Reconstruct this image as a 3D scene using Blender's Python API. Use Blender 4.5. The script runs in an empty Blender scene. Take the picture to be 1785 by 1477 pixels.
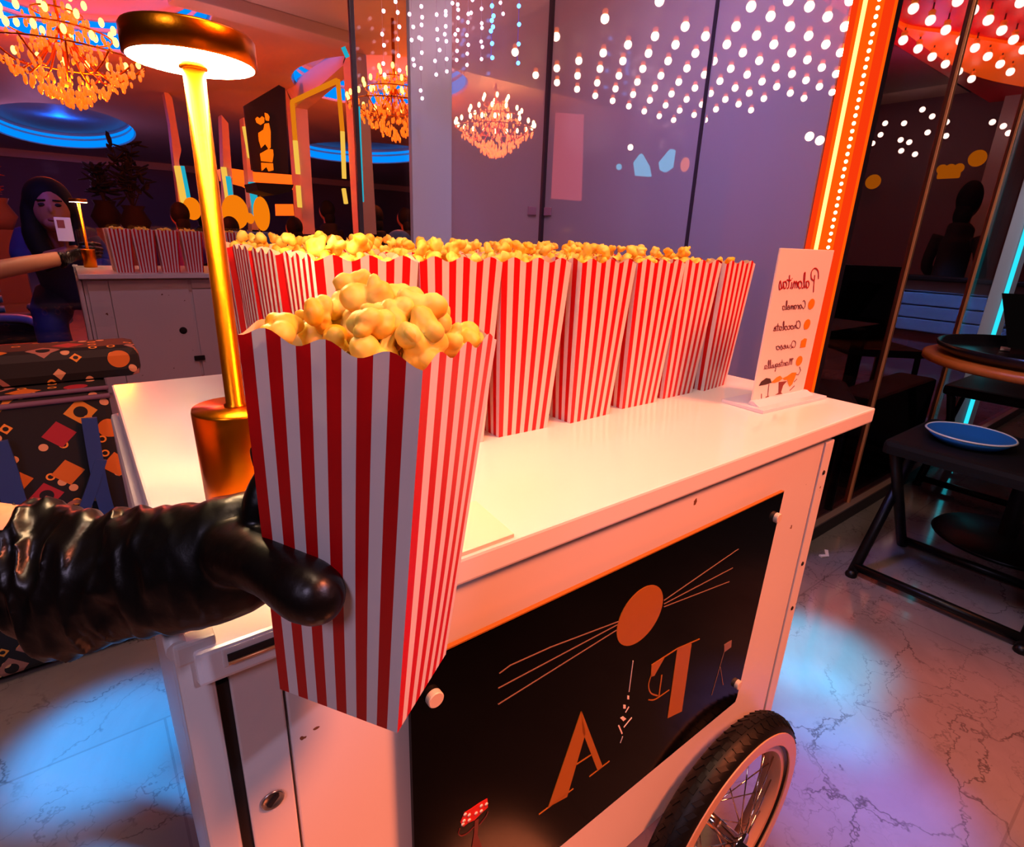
import bpy, bmesh, math, random
from mathutils import Vector, Matrix, Euler, noise
random.seed(7)
SC = bpy.context.scene
COL = SC.collection
PI = math.pi

# ------------------------------------------------------------------ materials
def lin(c):
    return tuple(((v / 255) / 12.92 if v / 255 <= 0.04045 else ((v / 255 + 0.055) / 1.055) ** 2.4) for v in c) + (1.0,)

def new_mat(name):
    m = bpy.data.materials.new(name); m.use_nodes = True
    nt = m.node_tree; nt.nodes.clear()
    out = nt.nodes.new('ShaderNodeOutputMaterial')
    return m, nt, out

def pbr(name, rgb, rough=0.5, metal=0.0, emit=None, strength=0.0, coat=0.0, spec=0.5, bump=0.0, bscale=60, vary=0.0, vscale=8, sheen=0.0):
    m, nt, out = new_mat(name)
    b = nt.nodes.new('ShaderNodeBsdfPrincipled')
    b.inputs['Base Color'].default_value = lin(rgb)
    b.inputs['Roughness'].default_value = rough
    b.inputs['Metallic'].default_value = metal
    b.inputs['Coat Weight'].default_value = coat
    b.inputs['Specular IOR Level'].default_value = spec
    if sheen: b.inputs['Sheen Weight'].default_value = sheen
    if emit:
        b.inputs['Emission Color'].default_value = lin(emit)
        b.inputs['Emission Strength'].default_value = strength
    if bump or vary:
        tc = nt.nodes.new('ShaderNodeTexCoord')
    if bump:
        n = nt.nodes.new('ShaderNodeTexNoise'); n.inputs['Scale'].default_value = bscale; n.inputs['Detail'].default_value = 4
        nt.links.new(tc.outputs['Object'], n.inputs['Vector'])
        bp = nt.nodes.new('ShaderNodeBump'); bp.inputs['Strength'].default_value = bump; bp.inputs['Distance'].default_value = 0.003
        nt.links.new(n.outputs['Fac'], bp.inputs['Height']); nt.links.new(bp.outputs['Normal'], b.inputs['Normal'])
    if vary:
        n = nt.nodes.new('ShaderNodeTexNoise'); n.inputs['Scale'].default_value = vscale; n.inputs['Detail'].default_value = 5
        nt.links.new(tc.outputs['Object'], n.inputs['Vector'])
        mx = nt.nodes.new('ShaderNodeMix'); mx.data_type = 'RGBA'
        c = lin(rgb)
        mx.inputs['A'].default_value = tuple(max(0, v * (1 - vary)) for v in c[:3]) + (1,)
        mx.inputs['B'].default_value = tuple(min(1, v * (1 + vary)) for v in c[:3]) + (1,)
        nt.links.new(n.outputs['Fac'], mx.inputs['Factor']); nt.links.new(mx.outputs['Result'], b.inputs['Base Color'])
    nt.links.new(b.outputs[0], out.inputs['Surface'])
    return m

def glow(name, rgb, strength):
    m, nt, out = new_mat(name)
    e = nt.nodes.new('ShaderNodeEmission'); e.inputs['Color'].default_value = lin(rgb); e.inputs['Strength'].default_value = strength
    nt.links.new(e.outputs[0], out.inputs['Surface'])
    return m

def clear_glass(name, tint, gloss):
    m, nt, out = new_mat(name)
    t = nt.nodes.new('ShaderNodeBsdfTransparent'); t.inputs['Color'].default_value = lin(tint)
    g = nt.nodes.new('ShaderNodeBsdfGlossy'); g.inputs['Roughness'].default_value = 0.02
    mx = nt.nodes.new('ShaderNodeMixShader'); mx.inputs['Fac'].default_value = gloss
    nt.links.new(t.outputs[0], mx.inputs[1]); nt.links.new(g.outputs[0], mx.inputs[2]); nt.links.new(mx.outputs[0], out.inputs['Surface'])
    return m

def frosted_glass(name, rgb, tint, haze, gloss):
    """Tinted, slightly milky glass: part of the light passes straight, part is scattered in the pane."""
    m, nt, out = new_mat(name)
    t = nt.nodes.new('ShaderNodeBsdfTransparent'); t.inputs['Color'].default_value = lin(tint)
    d = nt.nodes.new('ShaderNodeBsdfDiffuse'); d.inputs['Color'].default_value = lin(rgb)
    g = nt.nodes.new('ShaderNodeBsdfGlossy'); g.inputs['Roughness'].default_value = 0.08
    m1 = nt.nodes.new('ShaderNodeMixShader'); m1.inputs['Fac'].default_value = haze
    m2 = nt.nodes.new('ShaderNodeMixShader'); m2.inputs['Fac'].default_value = gloss
    nt.links.new(t.outputs[0], m1.inputs[1]); nt.links.new(d.outputs[0], m1.inputs[2])
    nt.links.new(m1.outputs[0], m2.inputs[1]); nt.links.new(g.outputs[0], m2.inputs[2]); nt.links.new(m2.outputs[0], out.inputs['Surface'])
    return m

class N:
    """tiny node-graph helper"""
    def __init__(s, nt): s.nt = nt
    def node(s, t, **kw):
        n = s.nt.nodes.new(t)
        for k, v in kw.items(): setattr(n, k, v)
        return n
    def math(s, op, a, b=None, c=None):
        n = s.node('ShaderNodeMath', operation=op)
        for i, v in enumerate((a, b, c)):
            if v is None: continue
            if hasattr(v, 'is_linked') or hasattr(v, 'links'): s.nt.links.new(v, n.inputs[i])
            else: n.inputs[i].default_value = v
        return n.outputs[0]
    def mix(s, f, a, b):
        n = s.node('ShaderNodeMix', data_type='RGBA')
        for k, v in (('Factor', f), ('A', a), ('B', b)):
            if hasattr(v, 'links'): s.nt.links.new(v, n.inputs[k])
            else: n.inputs[k].default_value = v
        return n.outputs['Result']

def carton_mat():
    m, nt, out = new_mat('striped_paperboard'); h = N(nt)
    uv = h.node('ShaderNodeUVMap'); uv.uv_map = 'UVMap'
    sep = h.node('ShaderNodeSeparateXYZ'); nt.links.new(uv.outputs[0], sep.inputs[0])
    fr = h.math('FRACT', h.math('MULTIPLY', sep.outputs['X'], 6.0))
    red = h.math('LESS_THAN', fr, 0.5)
    c = h.mix(red, lin((236, 226, 224)), lin((205, 6, 14)))
    geo = h.node('ShaderNodeNewGeometry')
    c2 = h.mix(geo.outputs['Backfacing'], c, lin((240, 226, 190)))
    b = h.node('ShaderNodeBsdfPrincipled'); b.inputs['Roughness'].default_value = 0.42
    nt.links.new(c2, b.inputs['Base Color'])
    tl = h.node('ShaderNodeBsdfTranslucent'); nt.links.new(c2, tl.inputs['Color'])
    mx = h.node('ShaderNodeMixShader'); mx.inputs['Fac'].default_value = 0.12
    nt.links.new(b.outputs[0], mx.inputs[1]); nt.links.new(tl.outputs[0], mx.inputs[2])
    nt.links.new(mx.outputs[0], out.inputs['Surface'])
    return m

def popcorn_mat():
    m, nt, out = new_mat('buttered_popcorn'); h = N(nt)
    tc = h.node('ShaderNodeTexCoord'); oi = h.node('ShaderNodeObjectInfo')
    add = h.node('ShaderNodeVectorMath', operation='ADD')
    nt.links.new(tc.outputs['Object'], add.inputs[0]); nt.links.new(oi.outputs['Random'], add.inputs[1])
    n = h.node('ShaderNodeTexNoise'); n.inputs['Scale'].default_value = 55; n.inputs['Detail'].default_value = 3
    nt.links.new(add.outputs[0], n.inputs['Vector'])
    ramp = h.node('ShaderNodeValToRGB')
    e = ramp.color_ramp.elements
    e[0].position = 0.34; e[0].color = lin((255, 188, 24)); e[1].position = 0.66; e[1].color = lin((255, 234, 110))
    nt.links.new(n.outputs['Fac'], ramp.inputs[0])
    n2 = h.node('ShaderNodeTexNoise'); n2.inputs['Scale'].default_value = 70; n2.inputs['Detail'].default_value = 1
    nt.links.new(add.outputs[0], n2.inputs['Vector'])
    spot = h.math('GREATER_THAN', n2.outputs['Fac'], 0.76)
    c = h.mix(spot, ramp.outputs[0], lin((160, 60, 10)))
    b = h.node('ShaderNodeBsdfPrincipled'); b.inputs['Roughness'].default_value = 0.5
    b.inputs['Subsurface Weight'].default_value = 0.25; b.inputs['Subsurface Radius'].default_value = (1.0, 0.6, 0.25); b.inputs['Subsurface Scale'].default_value = 0.006
    nt.links.new(c, b.inputs['Base Color']); nt.links.new(b.outputs[0], out.inputs['Surface'])
    return m

def marble_mat():
    m, nt, out = new_mat('polished_marble'); h = N(nt)
    tc = h.node('ShaderNodeTexCoord')
    n = h.node('ShaderNodeTexNoise'); n.inputs['Scale'].default_value = 1.6; n.inputs['Detail'].default_value = 7; n.inputs['Roughness'].default_value = 0.62; n.inputs['Distortion'].default_value = 0.8
    nt.links.new(tc.outputs['Object'], n.inputs['Vector'])
    base = h.mix(n.outputs['Fac'], lin((92, 82, 82)), lin((164, 150, 146)))
    nd = h.node('ShaderNodeTexNoise'); nd.inputs['Scale'].default_value = 3.0; nd.inputs['Detail'].default_value = 6; nd.inputs['Roughness'].default_value = 0.65
    nt.links.new(tc.outputs['Object'], nd.inputs['Vector'])
    dv = h.node('ShaderNodeVectorMath', operation='SCALE'); dv.inputs['Scale'].default_value = 0.42
    nt.links.new(nd.outputs['Color'], dv.inputs[0])
    ad = h.node('ShaderNodeVectorMath', operation='ADD'); nt.links.new(tc.outputs['Object'], ad.inputs[0]); nt.links.new(dv.outputs[0], ad.inputs[1])
    c = base
    for sc_, rot, wid, amt in ((3.2, 0.6, 0.020, 0.75), (8.5, 1.1, 0.035, 0.5)):
        mp = h.node('ShaderNodeMapping'); mp.inputs['Rotation'].default_value = (0, 0, rot); mp.inputs['Scale'].default_value = (1.0, 1.9, 1.0)
        nt.links.new(ad.outputs[0], mp.inputs[0])
        vo = h.node('ShaderNodeTexVoronoi', feature='DISTANCE_TO_EDGE'); vo.inputs['Scale'].default_value = sc_
        nt.links.new(mp.outputs[0], vo.inputs['Vector'])
        line = h.math('SUBTRACT', 1.0, h.math('MINIMUM', h.math('DIVIDE', vo.outputs['Distance'], wid), 1.0))
        n3 = h.node('ShaderNodeTexNoise'); n3.inputs['Scale'].default_value = 2.6; n3.inputs['Detail'].default_value = 3
        nt.links.new(mp.outputs[0], n3.inputs['Vector'])
        msk = h.math('MINIMUM', h.math('MAXIMUM', h.math('MULTIPLY', h.math('SUBTRACT', n3.outputs['Fac'], 0.44), 6.0), 0.0), 1.0)
        c = h.mix(h.math('MULTIPLY', h.math('MULTIPLY', line, msk), amt), c, lin((52, 44, 46)))
    br = h.node('ShaderNodeTexBrick'); br.offset = 0.5
    br.inputs['Scale'].default_value = 1.0; br.inputs['Brick Width'].default_value = 1.2; br.inputs['Row Height'].default_value = 0.6; br.inputs['Mortar Size'].default_value = 0.0025
    br.inputs['Color1'].default_value = (1, 1, 1, 1); br.inputs['Color2'].default_value = (0.93, 0.93, 0.93, 1); br.inputs['Mortar'].default_value = (0.78, 0.76, 0.76, 1)
    nt.links.new(tc.outputs['Object'], br.inputs['Vector'])
    mu = h.node('ShaderNodeMix', data_type='RGBA', blend_type='MULTIPLY'); mu.inputs['Factor'].default_value = 1
    nt.links.new(c, mu.inputs['A']); nt.links.new(br.outputs['Color'], mu.inputs['B'])
    b = h.node('ShaderNodeBsdfPrincipled'); b.inputs['Roughness'].default_value = 0.09; b.inputs['Specular IOR Level'].default_value = 0.7
    nt.links.new(mu.outputs['Result'], b.inputs['Base Color']); nt.links.new(b.outputs[0], out.inputs['Surface'])
    return m

def bench_mat():
    m, nt, out = new_mat('patterned_upholstery'); h = N(nt)
    tc = h.node('ShaderNodeTexCoord')
    sp = h.node('ShaderNodeSeparateXYZ'); nt.links.new(tc.outputs['Object'], sp.inputs[0])
    u0 = sp.outputs['X']; v0 = h.math('ADD', sp.outputs['Z'], sp.outputs['Y'])
    u = h.math('MULTIPLY', h.math('ADD', u0, v0), 11.0); v = h.math('MULTIPLY', h.math('SUBTRACT', v0, u0), 11.0)
    def grid(scale, seed, thr):
        us = h.math('MULTIPLY', u, scale); vs = h.math('MULTIPLY', v, scale)
        fu = h.math('SUBTRACT', h.math('FRACT', us), 0.5); fv = h.math('SUBTRACT', h.math('FRACT', vs), 0.5)
        cx = h.node('ShaderNodeCombineXYZ'); nt.links.new(h.math('FLOOR', us), cx.inputs[0]); nt.links.new(h.math('FLOOR', vs), cx.inputs[1]); cx.inputs[2].default_value = seed
        wn = h.node('ShaderNodeTexWhiteNoise', noise_dimensions='3D'); nt.links.new(cx.outputs[0], wn.inputs['Vector'])
        sc = h.node('ShaderNodeSeparateColor'); nt.links.new(wn.outputs['Color'], sc.inputs[0])
        r1, r2, r3 = sc.outputs[0], sc.outputs[1], sc.outputs[2]
        au = h.math('ABSOLUTE', fu); av = h.math('ABSOLUTE', fv)
        sq = h.math('MAXIMUM', au, av)
        ci = h.math('SQRT', h.math('ADD', h.math('MULTIPLY', fu, fu), h.math('MULTIPLY', fv, fv)))
        isc = h.math('GREATER_THAN', r2, 0.55)
        dd = h.math('ADD', h.math('MULTIPLY', isc, ci), h.math('MULTIPLY', h.math('SUBTRACT', 1.0, isc), sq))
        ins = h.math('LESS_THAN', dd, 0.34)
        hole = h.math('MULTIPLY', h.math('LESS_THAN', ci, 0.2), h.math('GREATER_THAN', r3, 0.5))
        on = h.math('GREATER_THAN', r1, thr)
        mask = h.math('MULTIPLY', h.math('MULTIPLY', ins, on), h.math('SUBTRACT', 1.0, hole))
        return mask, r3, r2
    m1, c1, _ = grid(1.0, 1.0, 0.42)
    m2, c2, d2 = grid(2.6, 4.0, 0.62)
    rp = h.node('ShaderNodeValToRGB'); rp.color_ramp.interpolation = 'CONSTANT'
    e = rp.color_ramp.elements; e[0].color = lin((186, 100, 24)); e[1].position = 0.3; e[1].color = lin((150, 30, 46))
    x = e.new(0.55); x.color = lin((150, 98, 86)); x = e.new(0.8); x.color = lin((196, 130, 40))
    nt.links.new(c1, rp.inputs[0])
    rp2 = h.node('ShaderNodeValToRGB'); rp2.color_ramp.interpolation = 'CONSTANT'
    e = rp2.color_ramp.elements; e[0].color = lin((200, 150, 110)); e[1].position = 0.5; e[1].color = lin((216, 140, 50))
    nt.links.new(c2, rp2.inputs[0])
    c = h.mix(h.math('MULTIPLY', m2, h.math('GREATER_THAN', d2, 0.5)), lin((9, 6, 10)), rp2.outputs[0])
    c = h.mix(m1, c, rp.outputs[0])
    b = h.node('ShaderNodeBsdfPrincipled'); b.inputs['Roughness'].default_value = 0.7
    nt.links.new(c, b.inputs['Base Color']); nt.links.new(b.outputs[0], out.inputs['Surface'])
    return m

def paint_mat():
    """white cart paint with chips and dirt specks of their own shape"""
    m, nt, out = new_mat('chipped_white_paint'); h = N(nt)
    tc = h.node('ShaderNodeTexCoord')
    n = h.node('ShaderNodeTexNoise'); n.inputs['Scale'].default_value = 38; n.inputs['Detail'].default_value = 3
    nt.links.new(tc.outputs['Object'], n.inputs['Vector'])
    chip = h.math('GREATER_THAN', n.outputs['Fac'], 0.735)
    n2 = h.node('ShaderNodeTexNoise'); n2.inputs['Scale'].default_value = 3; n2.inputs['Detail'].default_value = 3
    nt.links.new(tc.outputs['Object'], n2.inputs['Vector'])
    base = h.mix(n2.outputs['Fac'], lin((236, 226, 220)), lin((220, 208, 202)))
    c = h.mix(chip, base, lin((120, 70, 40)))
    b = h.node('ShaderNodeBsdfPrincipled'); b.inputs['Roughness'].default_value = 0.35
    nt.links.new(c, b.inputs['Base Color']); nt.links.new(b.outputs[0], out.inputs['Surface'])
    return m

M = {}
M['marble'] = marble_mat()
M['carton'] = carton_mat()
M['popcorn'] = popcorn_mat()
M['bench'] = bench_mat()
M['paint'] = paint_mat()
M['top'] = pbr('white_laminate', (242, 234, 232), 0.13, spec=0.6)
M['brass'] = pbr('brushed_brass', (226, 128, 14), 0.30, 1.0, bump=0.05, bscale=200)
M['lampglow'] = glow('lamp_diffuser_light', (255, 212, 158), 130)
M['groove'] = pbr('dark_groove', (28, 16, 10), 0.8)
M['rust'] = pbr('rusty_edge', (128, 72, 36), 0.8, vary=0.3, vscale=60)
M['black_acrylic'] = pbr('glossy_black_acrylic', (2, 1, 1), 0.09, spec=0.06)
M['gold_vinyl'] = pbr('gold_vinyl', (168, 100, 12), 0.5, 0.1)
M['pale_vinyl'] = pbr('pale_line_vinyl', (140, 104, 84), 0.5)
M['red_vinyl'] = pbr('red_vinyl', (206, 26, 12), 0.5)
M['dark_red_vinyl'] = pbr('dark_red_vinyl', (96, 20, 14), 0.5)
M['white_vinyl'] = pbr('white_vinyl', (250, 226, 214), 0.5)
M['chrome'] = pbr('chrome', (225, 205, 190), 0.12, 1.0)
M['nickel'] = pbr('nickel', (196, 186, 180), 0.3, 1.0)
M['rubber'] = pbr('tyre_rubber', (5, 5, 5), 0.5, spec=0.3)
M['cream_rim'] = pbr('cream_wheel_rim', (206, 156, 122), 0.35)
M['glove'] = pbr('black_vinyl_glove', (5, 4, 4), 0.33, spec=0.36, coat=0.0, bump=0.2, bscale=70)
M['skin'] = pbr('skin', (214, 150, 112), 0.5)
M['menu'] = pbr('menu_card', (246, 232, 226), 0.3)
M['acrylic'] = pbr('clear_acrylic_edge', (226, 222, 236), 0.12, spec=0.7)
M['ink_red'] = pbr('red_ink', (168, 16, 18), 0.5)
M['ink_brown'] = pbr('brown_ink', (120, 40, 34), 0.5)
M['ink_orange'] = pbr('orange_ink', (236, 140, 20), 0.5)
M['ink_dark'] = pbr('dark_ink', (56, 20, 18), 0.5)
M['glass'] = clear_glass('mirror_glass', (228, 220, 224), 0.03)
M['dark_glass'] = clear_glass('smoked_glass', (176, 166, 174), 0.04)
M['lilac'] = frosted_glass('milky_lilac_glass', (196, 166, 176), (255, 244, 244), 0.45, 0.05)
M['white_wall'] = pbr('white_pillar_paint', (178, 178, 190), 0.45)
M['purple_wall'] = pbr('dusky_purple_wall', (120, 96, 116), 0.7)
M['ceiling'] = pbr('ceiling_paint', (214, 190, 184), 0.6)
M['plaster'] = pbr('pale_plaster', (220, 190, 186), 0.5)
M['mullion'] = pbr('grey_mullion', (92, 88, 98), 0.35, 0.8)
M['mullion_dark'] = pbr('dark_mullion', (64, 46, 56), 0.4, 0.4)
M['gold_trim'] = pbr('gold_trim', (255, 166, 104), 0.4, 0.5)
M['skirting'] = pbr('dark_skirting', (40, 30, 34), 0.4)
M['skirting_top'] = pbr('skirting_light_edge', (150, 120, 112), 0.4)
M['column_orange'] = glow('orange_column_light', (255, 88, 8), 1.05)
M['column_red'] = glow('red_orange_column_light', (255, 58, 12), 0.95)
M['tube_white'] = glow('warm_tube_light', (255, 190, 96), 3.2)
M['led_dot'] = glow('warm_led_dot', (255, 224, 150), 6)
M['bulb'] = glow('warm_bulb_light', (255, 222, 186), 12)
M['socket'] = pbr('glowing_brass_socket', (230, 150, 70), 0.35, 0.6, emit=(255, 120, 34), strength=1.3)  # emission added so the sockets show through the milky pane
M['canopy_red'] = pbr('red_lit_soffit', (214, 18, 44), 0.4)  # red light on the soffit is put into the base colour
M['canopy_rim'] = pbr('orange_glow_surface', (240, 120, 34), 0.4, emit=(255, 96, 10), strength=2.6)  # orange light on rim, balcony and wall panel is put in as emission
M['fairy_pink'] = glow('pink_fairy_light', (255, 200, 226), 6)
M['fairy_blue'] = glow('blue_fairy_light', (70, 150, 255), 8)
M['wire'] = pbr('fairy_wire', (200, 170, 196), 0.5)
M['wire_blue'] = pbr('blue_fairy_wire', (60, 70, 200), 0.4, emit=(40, 60, 255), strength=0.4)
M['candle_light'] = glow('candle_bulb_light', (255, 178, 70), 14)
M['candle_pink'] = glow('pink_candle_bulb_light', (255, 196, 120), 40)
M['crystal'] = pbr('amber_glow_crystal', (255, 178, 100), 0.08, spec=1.0, emit=(255, 110, 16), strength=2.0)  # drops given emission for the candle glow caught in them
M['crystal_pink'] = pbr('rosy_glow_crystal', (255, 196, 160), 0.08, spec=1.0, emit=(255, 104, 40), strength=6)  # stronger emission, the chandelier's glow put into its drops
M['neon_blue'] = glow('blue_cove_light', (0, 140, 255), 2.2)
M['neon_cyan'] = glow('cyan_tube_light', (40, 210, 230), 1.3)
M['neon_yellow'] = glow('yellow_tube_light', (255, 214, 80), 1.6)
M['neon_amber'] = glow('amber_tube_light', (255, 150, 20), 1.3)
M['banner'] = pbr('black_banner_cloth', (20, 10, 18), 0.7)
M['emblem'] = pbr('lit_orange_emblem', (255, 160, 10), 0.5, emit=(255, 150, 0), strength=0.9)
M['lantern'] = glow('orange_lantern_light', (255, 140, 10), 1.6)
M['black_cloth'] = pbr('black_cloth', (14, 12, 18), 0.8)
M['navy_cloth'] = pbr('navy_cloth', (26, 44, 104), 0.7)
M['blue_cloth'] = pbr('blue_cloth', (44, 110, 190), 0.6)
M['purple_cloth'] = pbr('purple_cloth', (92, 44, 170), 0.7)
M['hair'] = pbr('black_hair', (8, 6, 7), 0.75, spec=0.2)
M['skin_dark'] = pbr('brown_skin', (168, 108, 84), 0.55)
M['lips'] = pbr('lips', (130, 50, 52), 0.5)
M['leaf_dark'] = pbr('dark_leaf', (16, 20, 16), 0.7)
M['flower'] = pbr('dusky_red_petal', (150, 60, 56), 0.6)
M['phone'] = pbr('white_phone', (226, 214, 220), 0.3)
M['black_metal'] = pbr('black_tube_metal', (5, 5, 5), 0.4, 0.0, spec=0.4)
M['black_seat'] = pbr('black_seat_vinyl', (5, 5, 6), 0.6, spec=0.3)
M['wood_edge'] = pbr('orange_wood_edge', (206, 106, 40), 0.4, vary=0.25, vscale=20)
M['tray'] = pbr('dark_tray', (30, 24, 28), 0.25)
M['blue_glaze'] = pbr('blue_glazed_dish', (34, 104, 170), 0.15)
M['dish_rim'] = pbr('pale_dish_rim', (210, 216, 210), 0.3)
M['siding'] = pbr('pale_blue_siding', (120, 176, 216), 0.5)
M['sash'] = pbr('blue_satin_sash', (38, 62, 124), 0.35)
M['napkin'] = pbr('cream_card', (250, 226, 206), 0.6)
M['grey_chair'] = pbr('grey_blue_chair', (110, 140, 190), 0.5)

# ------------------------------------------------------------------ mesh builder
class MB:
    def __init__(s): s.b = bmesh.new(); s.mi = 0
    def _f(s, vs, smooth=False):
        try:
            f = s.b.faces.new(vs); f.material_index = s.mi; f.smooth = smooth; return f
        except ValueError: return None
    def box(s, a, c, bev=0.0):
        x0, y0, z0 = a; x1, y1, z1 = c
        return s.hexa([(x0,y0,z0),(x1,y0,z0),(x1,y1,z0),(x0,y1,z0),(x0,y0,z1),(x1,y0,z1),(x1,y1,z1),(x0,y1,z1)], bev)
    def hexa(s, pts, bev=0.0):
        v = [s.b.verts.new(p) for p in pts]
        fs = [s._f([v[i] for i in q]) for q in ((0,3,2,1),(4,5,6,7),(0,1,5,4),(1,2,6,5),(2,3,7,6),(3,0,4,7))]
        if bev:
            es = {e for f in fs for e in f.edges}
            r = bmesh.ops.bevel(s.b, geom=list(es), offset=bev, segments=2, affect='EDGES', profile=0.6)
            for f in r['faces']: f.material_index = s.mi
        return s
    def obox(s, c, ax, ay, az, bev=0.0):
        c, ax, ay, az = (Vector(q) for q in (c, ax, ay, az))
        return s.hexa([c - ax - ay - az, c + ax - ay - az, c + ax + ay - az, c - ax + ay - az, c - ax - ay + az, c + ax - ay + az, c + ax + ay + az, c - ax + ay + az], bev)
    def tube(s, pts, rad, seg=10, cap=True, closed=False):
        pts = [Vector(p) for p in pts]; n = len(pts)
        if not isinstance(rad, (list, tuple)): rad = [rad] * n
        rings = []; ref = None
        for i, p in enumerate(pts):
            if closed: t = pts[(i + 1) % n] - pts[i - 1]
            else: t = pts[min(i + 1, n - 1)] - pts[max(i - 1, 0)]
            t.normalize()
            if ref is None:
                ref = Vector((0, 0, 1)) if abs(t.z) < 0.9 else Vector((1, 0, 0))
            a = t.cross(ref); a.normalize(); bb = a.cross(t); bb.normalize(); ref = bb
            rr = rad[i]; ra, rb = rr if isinstance(rr, tuple) else (rr, rr)
            rings.append([s.b.verts.new(p + a * (ra * math.cos(2*PI*k/seg)) + bb * (rb * math.sin(2*PI*k/seg))) for k in range(seg)])
        m = n if closed else n - 1
        for i in range(m):
            A, B = rings[i], rings[(i + 1) % n]
            for k in range(seg): s._f([A[k], A[(k+1) % seg], B[(k+1) % seg], B[k]], True)
        if cap and not closed:
            s._f(rings[0][::-1]); s._f(rings[-1])
        return s
    def sphere(s, c, r, seg=16, rings=10, sc=(1,1,1), rot=None):
        c = Vector(c); V = []
        def q(v):
            v = Vector((v[0]*sc[0], v[1]*sc[1], v[2]*sc[2])) * r
            if rot is not None: v = rot @ v
            return s.b.verts.new(c + v)
        top = q((0,0,1)); bot = q((0,0,-1))
        for i in range(1, rings):
            t = PI*i/rings
            V.append([q((math.sin(t)*math.cos(2*PI*k/seg), math.sin(t)*math.sin(2*PI*k/seg), math.cos(t))) for k in range(seg)])
        for k in range(seg):
            s._f([top, V[0][k], V[0][(k+1) % seg]], True); s._f([bot, V[-1][(k+1) % seg], V[-1][k]], True)
        for i in range(len(V)-1):
            for k in range(seg): s._f([V[i][k], V[i+1][k], V[i+1][(k+1) % seg], V[i][(k+1) % seg]], True)
        return s
    def lathe(s, prof, c=(0,0,0), seg=32, axis=None, sx=1.0, sy=1.0):
        """profile of (radius, height); height runs along axis (default Z)"""
        c = Vector(c); q = Vector((0,0,1)).rotation_difference(Vector(axis)) if axis is not None else None
        rings = []
        for r, z in prof:
            if r < 1e-6:
                v = Vector((0,0,z)); v = q @ v if q else v
                rings.append([s.b.verts.new(c + v)]); continue
            R = []
            for k in range(seg):
                v = Vector((r*sx*math.cos(2*PI*k/seg), r*sy*math.sin(2*PI*k/seg), z)); v = q @ v if q else v
                R.append(s.b.verts.new(c + v))
            rings.append(R)
        for A, B in zip(rings, rings[1:]):
            if len(A) == 1 and len(B) == 1: continue
            for k in range(seg):
                k2 = (k+1) % seg
                if len(A) == 1: s._f([A[0], B[k2], B[k]], True)
                elif len(B) == 1: s._f([A[k], A[k2], B[0]], True)
                else: s._f([A[k], A[k2], B[k2], B[k]], True)
        return s
    def prism(s, poly, d):
        poly = [Vector(p) for p in poly]; d = Vector(d)
        A = [s.b.verts.new(p) for p in poly]; B = [s.b.verts.new(p + d) for p in poly]
        s._f(A); s._f(B[::-1])
        n = len(A)
        for i in range(n): s._f([A[i], B[i], B[(i+1) % n], A[(i+1) % n]])
        return s
    def stroke(s, pts, w, nrm, th):
        """a flat drawn line of width w lying on a plane of normal nrm, thickness th"""
        pts = [Vector(p) for p in pts]; nrm = Vector(nrm).normalized(); n = len(pts)
        L = []; R = []
        for i, p in enumerate(pts):
            t = (pts[min(i+1, n-1)] - pts[max(i-1, 0)]).normalized(); a = nrm.cross(t)
            ww = w[i] if isinstance(w, (list, tuple)) else w
            L.append(p + a*ww/2); R.append(p - a*ww/2)
        s.prism_fan(L, R, nrm*th); return s
    def prism_fan(s, L, R, d):
        a = [s.b.verts.new(p + d) for p in L]; b = [s.b.verts.new(p + d) for p in R]
        c = [s.b.verts.new(p) for p in L]; e = [s.b.verts.new(p) for p in R]
        for i in range(len(L)-1):
            s._f([a[i], b[i], b[i+1], a[i+1]]); s._f([c[i], c[i+1], e[i+1], e[i]])
            s._f([a[i], a[i+1], c[i+1], c[i]]); s._f([b[i], e[i], e[i+1], b[i+1]])
        s._f([a[0], c[0], e[0], b[0]]); s._f([a[-1], b[-1], e[-1], c[-1]])
    def build(s, name, mats, parent=None, smooth=None, local=False, voxel=None, fixn=True):
        if fixn: bmesh.ops.recalc_face_normals(s.b, faces=s.b.faces)
        if smooth is not None:
            for f in s.b.faces: f.smooth = smooth
        root = parent
        off = Vector((0,0,0))
        while root is not None:
            off += root.location; root = root.parent
        if not local and off.length > 0: bmesh.ops.translate(s.b, verts=s.b.verts, vec=-off)
        me = bpy.data.meshes.new(name); s.b.to_mesh(me); s.b.free()
        for m in (mats if isinstance(mats, (list, tuple)) else [mats]): me.materials.append(M[m] if isinstance(m, str) else m)
        o = bpy.data.objects.new(name, me); COL.objects.link(o)
        if parent is not None: o.parent = parent
        if voxel:
            r = o.modifiers.new('union', 'REMESH'); r.mode = 'VOXEL'; r.voxel_size = voxel; r.use_smooth_shade = True
            sm = o.modifiers.new('smooth', 'SMOOTH'); sm.iterations = 4; sm.factor = 0.5
        return o

def tag(o, label=None, cat=None, group=None, kind=None):
    for k, v in (('label', label), ('category', cat), ('group', group), ('kind', kind)):
        if v: o[k] = v
    return o

def thing(name, label, cat, loc=(0,0,0), group=None):
    o = bpy.data.objects.new(name, None); COL.objects.link(o); o.location = loc; o.empty_display_size = 0.05
    return tag(o, label, cat, group)

def struct(o): o['kind'] = 'structure'; return o

def dup(o, parent=None):
    c = o.copy(); COL.objects.link(c)
    if parent is not None: c.parent = parent
    for ch in list(o.children): dup(ch, c)
    return c

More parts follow.
